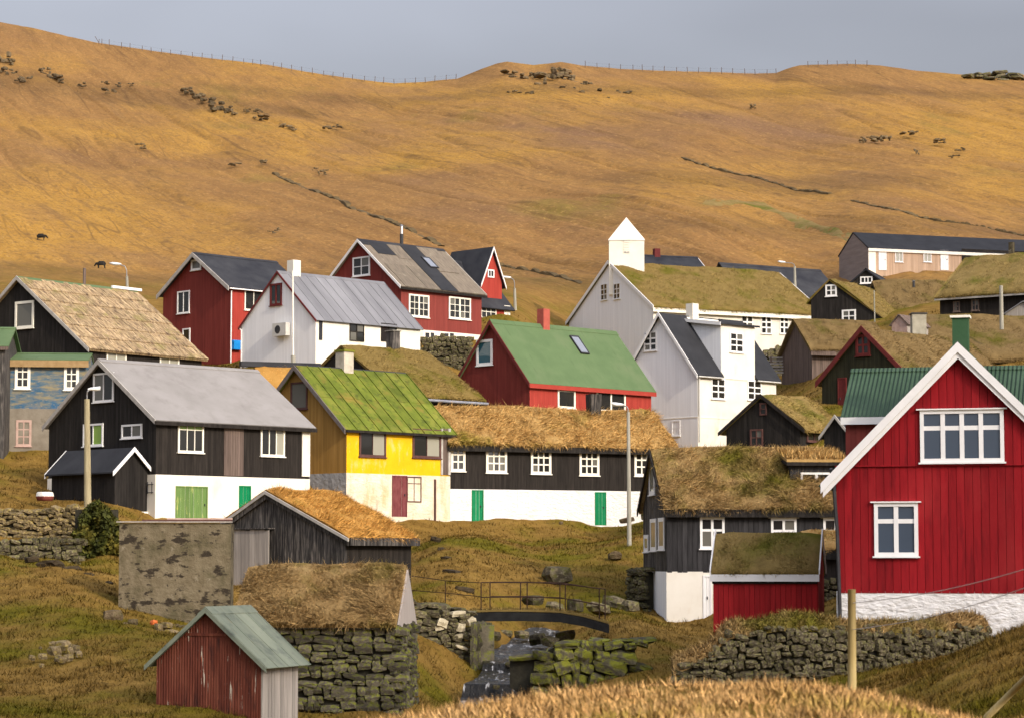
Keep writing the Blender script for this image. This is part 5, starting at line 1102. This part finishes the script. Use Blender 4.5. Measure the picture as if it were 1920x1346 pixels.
# ================================================================== loose rocks
def hillD(px, py):
    lo, hi = 200.0, DR
    for _ in range(40):
        mid = (lo + hi) / 2
        if float(ground_py(px, mid)) > py: lo = mid
        else: hi = mid
    return lo
ORD = 'first second third fourth fifth sixth seventh eighth ninth tenth eleventh twelfth'.split()
def row(spots, fmt, group, m, dfun, sink=.3):
    k = sorted(range(len(spots)), key=lambda i: spots[i][0])
    for r, i in enumerate(k):
        s_ = spots[i]; boulder(s_[0], s_[1], s_[2] if len(s_) == 5 else dfun(s_[1]), s_[-2], s_[-1], fmt % ORD[r], group, m, sink)
def boulder(px, py, D, wpx, hpx, label, group=None, m=rock, sink=.3, name='boulder', parent=None):
    p = at(px, py, D); s_ = D / F; d = (wpx * s_ / 2, wpx * s_ / 2 * random.uniform(.6, .9), hpx * s_ / 2)
    if parent is not None: p = p - parent.location
    o_ = put_stone((p.x, p.y, p.z + d[2] * (1 - sink)), d, m, parent, (random.uniform(-.2, .2), random.uniform(-.2, .2), random.uniform(0, 3)), name)
    return o_ if parent is not None else tag(o_, label, 'rock', group)
boulder(1045, 1090, 106, 52, 34, 'large grey boulder lying alone on the bank above the footbridge', m=stone)
boulder(1152, 1048, 113, 30, 16, 'flat stone on the bank below the right green door')
boulder(1215, 972, 135, 30, 20, 'dark red-brown boulder at the right foot of the long white wall', m=stone); boulder(1175, 978, 134, 26, 10, 'flat slab leaning at the white wall behind the lamp post')
boulder(1052, 982, 132, 10, 6, 'small dark stone at the foot of the white rubble wall')
row(((60, 1236, 14, 10), (80, 1234, 18, 12), (102, 1226, 24, 18), (118, 1218, 30, 22), (112, 1240, 22, 14), (128, 1238, 20, 14), (140, 1222, 22, 16), (148, 1230, 14, 12), (100, 1210, 20, 10), (78, 1250, 9, 8), (76, 1216, 7, 6), (132, 1226, 18, 16)), 'pale grey stone, %s from left in the loose heap on the left slope', 'stones heaped on the left slope', stone_lit, lambda y: 74 - (y - 1230) * .1)
row(((240, 1180, 26, 16), (262, 1186, 22, 14), (300, 1182, 22, 16), (320, 1192, 26, 16), (312, 1176, 24, 12), (250, 1170, 24, 12), (280, 1190, 20, 12), (336, 1200, 20, 14)), 'rubble stone at the foot of the rendered ruin, %s from left', 'rubble below the rendered ruin', stone_lit, lambda y: 83)
boulder(212, 1165, 84, 40, 26, 'broad grey slab leaning beside the rendered ruin')
row(((816, 1014, 20, 10), (830, 1036, 34, 12), (838, 1056, 26, 16), (848, 1082, 40, 18), (858, 1098, 24, 12), (872, 1114, 40, 16)), 'dark rock in the peaty gully beside the orange barn, %s from the top', 'rocks in the gully', brown_peat, lambda y: 116.4 - (y - 1010) * .17)
row(((1000, 1128, 99, 40, 18), (1040, 1142, 98, 44, 20), (1078, 1140, 99, 34, 26), (1122, 1144, 98, 50, 20), (1150, 1132, 99, 40, 22), (1182, 1140, 98, 30, 22), (922, 1196, 93.5, 34, 18), (1008, 1202, 92.5, 30, 22), (1032, 1206, 90, 30, 20), (978, 1192, 95, 30, 15), (948, 1190, 95.5, 28, 14), (1060, 1196, 91, 36, 22)), 'dark wet rock near the footbridge, %s from left along the stream', 'rocks lining the stream', stone, lambda y: 0, .62)
boulder(288, 1170, 83.5, 14, 10, 'small orange plastic float lying in the rubble', m=orange_plastic)
row(((930, 1290, 14, 8), (955, 1248, 16, 10), (975, 1262, 16, 10), (985, 1276, 14, 9)), 'small dark stone in the stream water, %s from left', 'stones in the stream', stone, lambda y: 87 - (y - 1248) * .12)

row(((60, 1050, 40, 12), (95, 1060, 46, 14), (130, 1072, 40, 16), (165, 1084, 34, 14), (198, 1098, 30, 12)), 'dark peaty lump drawn as the shadow edge of a hollow on the left mound, %s from left', 'shadow edges on the mound', brown_peat, lambda y: 95.5 - (y - 1050) * .03, .66)  # dark lumps put in as the shadow along the mound's hollows
def outcrop(label, spots, m=rock):
    px, py = spots[0][:2]; e = tag(empty('rock_outcrop', at(px, py, hillD(px, py))), label, 'rocks')
    for (x, y, w_, h_) in spots:
        for k in range(8): boulder(x + random.uniform(-.5, .5) * w_, y + random.uniform(-.45, .45) * h_, hillD(x, y) + .6 - k * .5, w_ * random.uniform(.2, .6), h_ * random.uniform(.2, .5), None, None, m, .6, 'rock', e)
outcrop('pale craggy outcrop at the left edge high on the hill', [(4, 115, 26, 26), (18, 122, 20, 16), (26, 135, 16, 10), (6, 135, 18, 14)])
outcrop('small crag on the hill just right of the left edge crag', [(85, 135, 22, 12), (100, 145, 24, 14), (115, 153, 16, 8), (50, 150, 24, 10), (35, 152, 18, 8)])
outcrop('scatter of low rocks on the upper left hillside', [(155, 160, 14, 7), (196, 156, 14, 6), (205, 172, 22, 9), (225, 160, 16, 8), (245, 160, 10, 6)])
outcrop('long broken rib of rock on the hill above the tall red house', [(352, 172, 20, 12), (372, 182, 26, 14), (388, 190, 26, 16), (410, 202, 28, 16), (426, 206, 22, 14), (440, 212, 14, 8)])
outcrop('chain of small rocks continuing right of the broken rib', [(462, 208, 14, 7), (490, 222, 26, 8), (530, 236, 28, 9), (552, 242, 14, 7), (615, 240, 22, 7), (635, 237, 16, 6), (486, 210, 16, 8)])
outcrop('single rock amid golden grass on the left hillside', [(264, 275, 20, 9)])
outcrop('small rocks left of centre below the rib', [(495, 304, 16, 8), (605, 324, 18, 9), (590, 318, 10, 5), (440, 308, 22, 5)])
outcrop('dark rock in the grass behind the tall red house', [(522, 434, 16, 10), (510, 434, 18, 4)])
outcrop('rocky face of the knoll on the skyline', [(975, 148, 34, 16), (1005, 146, 40, 18), (1030, 152, 40, 22), (1050, 140, 40, 22), (1070, 150, 34, 16), (1015, 162, 24, 12), (1065, 166, 28, 12), (1085, 175, 20, 8), (1100, 158, 22, 10), (960, 140, 30, 12), (1125, 172, 24, 10), (1168, 172, 24, 12), (965, 175, 26, 7), (995, 177, 20, 7), (1140, 186, 14, 6)])
outcrop('low crag with pale face on the right hillside', [(1645, 263, 30, 12), (1625, 262, 20, 10), (1662, 262, 20, 11), (1615, 266, 12, 6)])
outcrop('few rocks scattered near the right picture edge', [(1705, 250, 28, 7), (1760, 265, 22, 8), (1800, 280, 16, 7), (1720, 286, 10, 9), (1790, 294, 16, 6)])
outcrop('lone dark boulder high on the central hillside', [(1414, 200, 14, 8)])
outcrop('dark rocks crowning the skyline at the far right', [(1830, 146, 40, 12), (1860, 145, 44, 16), (1888, 145, 50, 16), (1915, 146, 50, 18), (1845, 148, 40, 12), (1900, 148, 50, 14)], m=stone)

# old field walls on the hill (too far to tell stones apart)
field_stone = mat('turfed_field_stone', [(.075, .05, .022), (.14, .10, .045)], .8, rough=1, bump=.6, bsc=4)
def fieldwall(label, pts, h=.8, wd=1.0, seed=0):
    P = []; rg = random.Random(seed)
    for (a, b) in zip(pts[:-1], pts[1:]):
        n = max(2, int(abs(b[0] - a[0]) / 2.5))
        for i in range(n):
            t = i / n; x, y = a[0] + (b[0] - a[0]) * t, a[1] + (b[1] - a[1]) * t; P.append(gpt(x, hillD(x, y)))
    o = P[0]; V = []; Fq = []
    for i, p in enumerate(P):
        d = (P[min(i + 1, len(P) - 1)] - P[max(i - 1, 0)]); d.z = 0; d.normalize(); n = Vector((d.y, -d.x, 0)); hh = max(.01, h * (.12 + .5 * float(vn(np.array(i * .35), np.array(seed * 9.1), 4))) + rg.uniform(-.1, .12))
        for s_, z in ((-1, -.5), (-.6, hh * .85), (0, hh), (.6, hh * .8), (1, -.5)): V.append(p - o + n * (s_ * wd * .5) + Vector((0, 0, z)))
    for i in range(len(P) - 1):
        for k in range(4): a = 5 * i + k; Fq.append((a, a + 1, a + 6, a + 5))
    ob = mesh('field_wall', V, Fq, field_stone, None); ob.location = o; tag(ob, label, 'wall')
fieldwall('ruined field wall running down behind the patched roof house', [(515, 318), (560, 335), (600, 358), (640, 372), (690, 398), (760, 425), (830, 455)], .9, 1.2, 1)
fieldwall('dark field wall on the slope left of the church gable', [(938, 488), (990, 500), (1040, 512), (1095, 526)], .8, 1.0, 2)
fieldwall('old field wall crossing the middle of the right hillside', [(1280, 292), (1340, 312), (1410, 330), (1440, 340), (1495, 358), (1560, 368)], .8, 1.0, 3)
fieldwall('dark field wall above the larch building roof', [(1600, 376), (1680, 390), (1710, 398), (1760, 408), (1840, 418), (1925, 430)], 1.0, 1.2, 4)

# green cart track on the lower hill
V = []; Fq = []; tr = [(1320, 386), (1380, 384), (1430, 392), (1470, 410), (1520, 428), (1580, 446), (1640, 462)]; i0 = 0
for (a, b) in zip(tr[:-1], tr[1:]):
    for i in range(10):
        t = i / 10; x, y = a[0] + (b[0] - a[0]) * t, a[1] + (b[1] - a[1]) * t; D = hillD(x, y)
        for k in range(5): V.append(gpt(x + (k - 2) * 3, D + (k - 2) * (2.2 + 1.2 * math.sin(i0 * .4)), .06 if k not in (0, 4) else -.3))
        i0 += 1
for j in range(i0 - 1):
    for k in range(4): a = j * 5 + k; Fq.append((a, a + 1, a + 6, a + 5))
tag(mesh('track', V, Fq, turf_green, None, True), 'green grassy cart track on the lower hillside', kind='structure')

# fence along the skyline
def cu(rn, h, r=.006):
    V = []; Fq = []
    for p in rn: V += [(p.x, p.y, p.z + h - r), (p.x, p.y - r, p.z + h + r), (p.x, p.y + r, p.z + h + r)]
    for i in range(len(rn) - 1):
        for k in range(3): Fq.append((3 * i + k, 3 * i + (k + 1) % 3, 3 * i + 3 + (k + 1) % 3, 3 * i + 3 + k))
    mesh('wire', V, Fq, iron, e)
e = tag(empty('ridge_fence', gpt(600, 497)), 'thin wire fence with wooden posts along the hill skyline', 'fence'); o = e.location.copy(); tops = []
pq = MB(); pq.tube((0, 0, -.3), (0, 0, 1.25), .075, .06, 6); pm = pq.build('post', wood_brown, e); first = True; prev = None; runs = [[]]
for px in [185, 192] + list(range(207, 860, 19)) + list(range(1100, 1475, 21)) + list(range(1515, 1640, 18)):
    p = gpt(px + random.uniform(-3, 3), 497.0) - o
    if first: ob = pm; first = False
    else: ob = pm.copy(); link(ob, e)
    ob.location = p; ob.scale = (1, 1, random.uniform(.8, 1.15)); ob.rotation_euler = (random.uniform(-.06, .06), random.uniform(-.08, .08), 0)
    if prev is not None and (p - prev).length > 6: runs.append([])
    runs[-1].append(p); prev = p
for rn in runs:
    for h in (.5, 1.05): cu(rn, h)
q = MB(); p = gpt(178, 497) - o; q.tube(p + Vector((0, 0, 1.6)), p + Vector((.9, 0, .1)), .06, .06, 6); q.build('brace', wood_brown, e)

# ================================================================== lamps, posts, small things
def lamp(label, base, D, top, head, m=pole_grey, r=.09, hl=.6):
    b = at(base[0], base[1], D); t = at(top[0], top[1], D); h = at(head[0], head[1], D); e = tag(empty('street_lamp', b), label, 'street lamp'); q = MB()
    b.z -= .6; o = e.location.copy(); q.tube(b - o, t - o, r * 1.15, r * .8, 10); q.build('pole', m, e); dx = h - t; q = MB()
    q.path([t - o - Vector((0, 0, .4)), t - o + Vector((dx.x * .05, -.02, max(.1, dx.z * .5))), t - o + Vector((dx.x * .3, -.05, dx.z * .85)), h - o], .03); q.build('arm', metal_pipe, e)
    sg = 1 if dx.x > 0 else -1; q = MB(); hd = h - o; n = 10; prof = [(-.05, .05), (.05, .09), (.3, .13), (.5, .12), (hl, .04)]; V = []; Fq = []
    for (u, rr) in prof:
        for k in range(n): a = 2 * math.pi * k / n; V.append(hd + Vector((sg * u, rr * math.cos(a), rr * .75 * math.sin(a) + (.04 if u < .3 else .02) + u * .12)))
    for j in range(len(prof) - 1):
        for k in range(n): Fq.append((j * n + k, j * n + (k + 1) % n, (j + 1) * n + (k + 1) % n, (j + 1) * n + k))
    Fq += [tuple(range(n)), tuple((len(prof) - 1) * n + k for k in range(n))]; mesh('lamp_head', V, Fq, lamp_white, e, True); return e
lamp('tall wooden street lamp in front of the long turf house', (1180, 1018), 117, (1178, 772), (1168, 760), pole_grey, .10, .55)
lamp('pale old wooden lamp pole in front of the black porch', (165, 952), 110, (163, 748), (167, 731), pole_wood, .15, .5)
lamp('street lamp beside the red cross gable house', (967, 598), 184, (965, 541), (958, 522), pole_grey, .12, .7)
lamp('street lamp head rising behind the tan shingle roof', (240, 560), 154, (238, 518), (226, 497), pole_grey, .10, .7)
lamp('street lamp between the church ridge and the dark slate roof', (1491, 545), 203, (1490, 500), (1472, 493), pole_grey, .12, .6)
def pole(name, label, cat, base, top, D, r, m, foot=None):
    b = at(*base, D); t = at(*top, D); e = b.copy(); q = MB(); q.tube(Vector((0, 0, -.6)), t - b, r, r * .85, 9); o = q.build(name, m, None); o.location = b; tag(o, label, cat)
    if foot: q = MB(); q.tube(Vector((0, 0, -.5)), (t - b) * .13, foot, foot, 8); q.build('footing', pole_grey, o)
    return o
pole('flagpole', 'slim white flagpole before the white house gable', 'flagpole', (550, 690), (549, 508), 143, .05, trim_cream, .14)
pole('utility_pole', 'grey utility pole below the moss green turf roof', 'pole', (1878, 600), (1877, 536), 150, .13, pole_grey)
pole('thin_post', 'thin white post on the turf of the black cottage', 'post', (1640, 590), (1639, 545), 178, .05, pole_grey)
g = gpt(1598, 42); g2 = at(1597, 1104, 42); q = MB(); q.tube((0, 0, -.5), (g2.x - g.x, 0, g2.z - g.z), .078, .068, 14); po = q.build('fence_post', post_wood, None, True); po.location = g; tag(po, 'round yellowish fence post standing before the mossy wall', 'post')
a = at(1868, 1326, 36); b = at(1945, 1250, 35); q = MB(); q.tube((a - b) * .25, b - a, .05, .05, 10); st = q.build('fence_stake', post_wood, None, True); st.location = a; tag(st, 'yellowish stake leaning at the lower right corner', 'post')
tip = at(1945, 1250, 35); q = MB(); p0 = at(1597, 1130, 42); p1 = at(1990, 1046, 33); q.path([p0 + (p1 - p0) * (k / 12) - Vector((0, 0, .10 * math.sin(math.pi * k / 12))) - p0 for k in range(13)], .006, 5)
p2 = at(1597, 1180, 42); p3 = at(1990, 1076, 33); q.path([p2 + (p3 - p2) * (k / 12) - Vector((0, 0, .12 * math.sin(math.pi * k / 12))) - p0 for k in range(13)], .006, 5)
wr = q.build('fence_wire', mat('galvanised_wire', [(.4, .36, .34), (.5, .46, .44)], 3, rough=.5), None); wr.location = p0; tag(wr, 'two slack fence wires crossing in front of the crimson wall', 'wire')
# tub on the grass
b = at(84, 938, 114); n = 16; V = []; Fq = []; prof = [(.0, .0), (.36, 0), (.42, .18), (.42, .2), (.39, .36), (.34, .40), (0, .40)]
for (r, z) in prof:
    for k in range(n): V.append((r * math.cos(2 * math.pi * k / n), r * math.sin(2 * math.pi * k / n), z))
for j in range(len(prof) - 1):
    for k in range(n): Fq.append((j * n + k, j * n + (k + 1) % n, (j + 1) * n + (k + 1) % n, (j + 1) * n + k))
tb = mesh('wash_tub', V[:n * 4], [f for f in Fq if max(f) < n * 4], mat('dull_red_tub', [(.16, .04, .03), (.22, .06, .05)], 4), None, True); tb.location = b; tag(tb, 'upturned red and cream tub on the grass beside the porch', 'tub')
mesh('tub_bottom', V[n * 3:], [tuple(i - n * 3 for i in f) for f in Fq if min(f) >= n * 3], trim_cream, tb, True)
# slatted bench back below the churchyard wall
e = tag(empty('slatted_pallet', at(1465, 702, 172)), 'weathered slatted pallet leaning below the churchyard wall', 'pallet'); o = e.location
for k in range(6):
    q = MB(); p = at(1442, 700 - k * 5.5, 172) - o; p2 = at(1490, 700 - k * 5.5, 172) - o; q.box(p.x, p2.x, p.y - .05 + .03 * k, p.y + .03 * k, p.z, p.z + .13); q.build('slat', wood_grey, e)
for px in (1446, 1484): q = MB(); p = at(px, 703, 172) - o; q.box(p.x - .05, p.x + .05, .06, .14, p.z - .3, p.z + 1.3); q.build('pallet_post', wood_brown, e)

# ivy on the corner of the garden wall
e = tag(empty('ivy_bush', at(180, 1075, 103)), 'dark ivy bush clinging to the wall corner under the porch', 'bush'); o = e.location.copy(); n = 9000
px = np.clip(RNG.normal(184, 24, n), 132, 226); py = RNG.uniform(935, 1085, n); keep = (py > 938 + np.abs(px - 182) * .9 + 12 * vn(px * .06, py * 0, 3)) & (px > 135 + (py < 990) * 12) ; px, py = px[keep], py[keep]; n = len(px)
dd = 103.5 + RNG.uniform(-.7, .5, n) + .8 * vn(px * .07, py * .07, 9)
C_ = np.array([tuple(at(a, b, d) - o) for a, b, d in zip(px, py, dd)]); nr = RNG.normal(0, 1, (n, 3)); nr[:, 1] -= 1.0; nr /= np.linalg.norm(nr, axis=1, keepdims=True); t1 = np.cross(nr, RNG.normal(0, 1, (n, 3))); t1 /= np.linalg.norm(t1, axis=1, keepdims=True); t2 = np.cross(nr, t1); s_ = RNG.uniform(.05, .13, (n, 1))
V = np.stack([C_ - t1 * s_, C_ - t2 * s_ * .7, C_ + t1 * s_, C_ + t2 * s_ * .7], 1).reshape(-1, 3)
tag(npmesh('leaves', V, np.arange(4 * n).reshape(-1, 4), ivy_leaf, e, {'rnd': np.repeat(RNG.random(n), 4)}), kind='stuff')
q = MB()
for k in range(5): p = at(150 + k * 16, 1080, 103.8) - o; q.path([p, p + Vector((.1, .1, 1.2)), p + Vector((random.uniform(-.3, .3), .2, 2.4))], .04)
q.build('stem', wood_brown, e)
q = MB(); p = at(180, 1080, 104.3) - o; q.box(p.x - .85, p.x + .9, .9, 1.4, -.6, 2.7); q.build('wall_corner', stone_core, e)

# two black sheep on the lower hill
def sheep(label, px, py, face):
    D = hillD(px, py); p = gpt(px, D); bm = bmesh.new()
    pts = {'hip': (-.36, 0, .52), 'mid': (0, 0, .56), 'sho': (.34, 0, .55), 'neck': (.52, 0, .52), 'head': (.66, 0, .36), 'muz': (.76, 0, .24), 'tail': (-.5, 0, .5)}
    rad = {'hip': .21, 'mid': .24, 'sho': .20, 'neck': .12, 'head': .09, 'muz': .05, 'tail': .06}; ed = [('hip', 'mid'), ('mid', 'sho'), ('sho', 'neck'), ('neck', 'head'), ('head', 'muz'), ('hip', 'tail')]
    for nm, x, a in (('f', .30, 'sho'), ('h', -.34, 'hip')):
        for s_ in (-1, 1):
            k = nm + str(s_); pts[k + '1'] = (x, .10 * s_, .28); pts[k + '2'] = (x + (.0 if nm == 'f' else -.04), .10 * s_, .0); rad[k + '1'] = .055; rad[k + '2'] = .035; ed += [(a, k + '1'), (k + '1', k + '2')]
    keys = list(pts); vs_ = {k: bm.verts.new(pts[k]) for k in keys}
    for a, b in ed: bm.edges.new((vs_[a], vs_[b]))
    me = bpy.data.meshes.new('sheep'); bm.to_mesh(me); bm.free(); ob = link(bpy.data.objects.new('sheep', me)); md = ob.modifiers.new('skin', 'SKIN')
    for i, k in enumerate(keys): me.skin_vertices[0].data[i].radius = (rad[k], rad[k])
    me.skin_vertices[0].data[1].use_root = True; ob.modifiers.new('sub', 'SUBSURF').levels = 1; me.materials.append(wool_black)
    ob.location = p; ob.rotation_euler = (0, 0, face); ob.scale = (.95,) * 3; tag(ob, label, 'sheep', 'sheep on the hill')
sheep('black sheep grazing at the far left of the lower hill', 77, 449, .2); sheep('black sheep grazing behind the tan shingle roof', 190, 500, 3.0)

# ================================================================== grass on the ground
GM = GROUND.data.materials[0]
bank_grass = grass_mat('bleached_bank_grass', ((.60, .33, .11), (.80, .50, .21)), (.36, .28, .04), .56, .5, .4)
def scatter(name, label, n, px0, px1, d0, d1, ln, wd, m, up=.9, sp=.55, lean=(0, 0), clump=2.0, mask=None, hill=None):
    px = RNG.uniform(px0, px1, n); D = np.exp(RNG.uniform(math.log(d0), math.log(d1), n)); x, y, z = ground_pt(px, D)
    k = vn(x * clump, y * clump, 61) + .5; keep = RNG.random(n) < (.25 + .9 * k)
    if mask is not None: keep &= mask(px, D)
    x, y, z, k = x[keep], y[keep], z[keep], k[keep]; n = len(x)
    Dv = np.stack([RNG.normal(lean[0], sp, n), RNG.normal(lean[1], sp, n), np.full(n, up)], -1)
    o = blades(name, np.stack([x, y, z - .02], -1), Dv, RNG.uniform(*ln, n) * (.5 + k), RNG.uniform(.6, 1.5, n) * wd * (y / 100 if d1 > 60 else 1), m, None, np.array([[.15, -.55, 1.0]]) if d1 < 60 else None, None if hill is None else {'hill': hill})
    return tag(o, label, None, None, 'stuff')
dry = lambda px, D: ~((px > 905) & (px < 1000) & (D > 66) & (D < 96))
scatter('meadow_grass', 'short green and straw coloured grass on the village slopes', 650000, -60, 1980, 31, 180, (.06, .20), .012, GM, mask=dry, hill=0.0)
scatter('bank_grass', 'long bleached grass on the near bank along the bottom edge', 90000, 560, 2000, 17, 34, (.05, .15), .0065, bank_grass, up=.9, sp=.5, lean=(-.2, 0))

# ================================================================== unseen clouds added behind the camera, blobs placed to shade chosen parts of the scene
shade_cloud_mat = bpy.data.materials.new('shade_cloud'); shade_cloud_mat.use_nodes = True; nt = shade_cloud_mat.node_tree; P = nt.nodes['Principled BSDF']
P.inputs['Base Color'].default_value = (.85, .85, .86, 1); P.inputs['Roughness'].default_value = 1
tr = nt.nodes.new('ShaderNodeBsdfTransparent'); mx = nt.nodes.new('ShaderNodeMixShader'); mx.inputs[0].default_value = .28
nt.links.new(tr.outputs[0], mx.inputs[1]); nt.links.new(P.outputs[0], mx.inputs[2]); nt.links.new(mx.outputs[0], nt.nodes['Material Output'].inputs['Surface'])
def shade_cloud(label, blobs, h=230.0, seed=0, dens=.28):
    """blobs: (x, y, z of the shaded spot, radius along x, radius along y)"""
    V = []; Fq = []; rg = random.Random(seed); bm = bmesh.new()
    for (x, y, z, rx, ry) in blobs:
        p = Vector((x, y, z)) + sun_dir * ((h - z) / sun_dir.z); r_ = bmesh.ops.create_icosphere(bm, subdivisions=3, radius=1)
        for v in r_['verts']:
            k = 1 + .22 * float(fbm(np.array(v.co.x * 2.1 + x), np.array(v.co.y * 2.1 + v.co.z), 3, seed)); v.co = Vector((v.co.x * rx * k, v.co.y * ry * k, v.co.z * min(rx, ry) * .25 * k)) + p
    me = bpy.data.meshes.new('shade_cloud'); bm.to_mesh(me); bm.free(); cm = shade_cloud_mat.copy(); cm.node_tree.nodes['Mix Shader'].inputs[0].default_value = dens; me.materials.append(cm); me.polygons.foreach_set('use_smooth', [True] * len(me.polygons))
    o = tag(link(bpy.data.objects.new('shade_cloud', me)), label, kind='structure'); md = o.modifiers.new('merge', 'REMESH'); md.mode = 'VOXEL'; md.voxel_size = 1.5; md.use_smooth_shade = True
shade_cloud('unseen bank of clouds added behind the viewer to shade the foreground', [(-18, 70, -3, 22, 18), (8, 72, -3, 24, 18), (30, 68, 0, 22, 24), (48, 74, 0, 22, 26), (20, 84, 0, 18, 12), (-30, 82, 0, 16, 12), (12, 98, 1, 9, 8)], seed=1, dens=.40)
shade_cloud('unseen broken clouds added behind the viewer to shade the hill', [(40, 305, 25, 36, 13), (78, 312, 25, 30, 15), (10, 300, 22, 22, 9), (14, 365, 35, 24, 16), (-34, 252, 12, 40, 7), (-84, 455, 70, 40, 20), (-30, 478, 80, 50, 10), (40, 482, 80, 60, 10), (22, 268, 14, 60, 9)], seed=2, dens=.48)
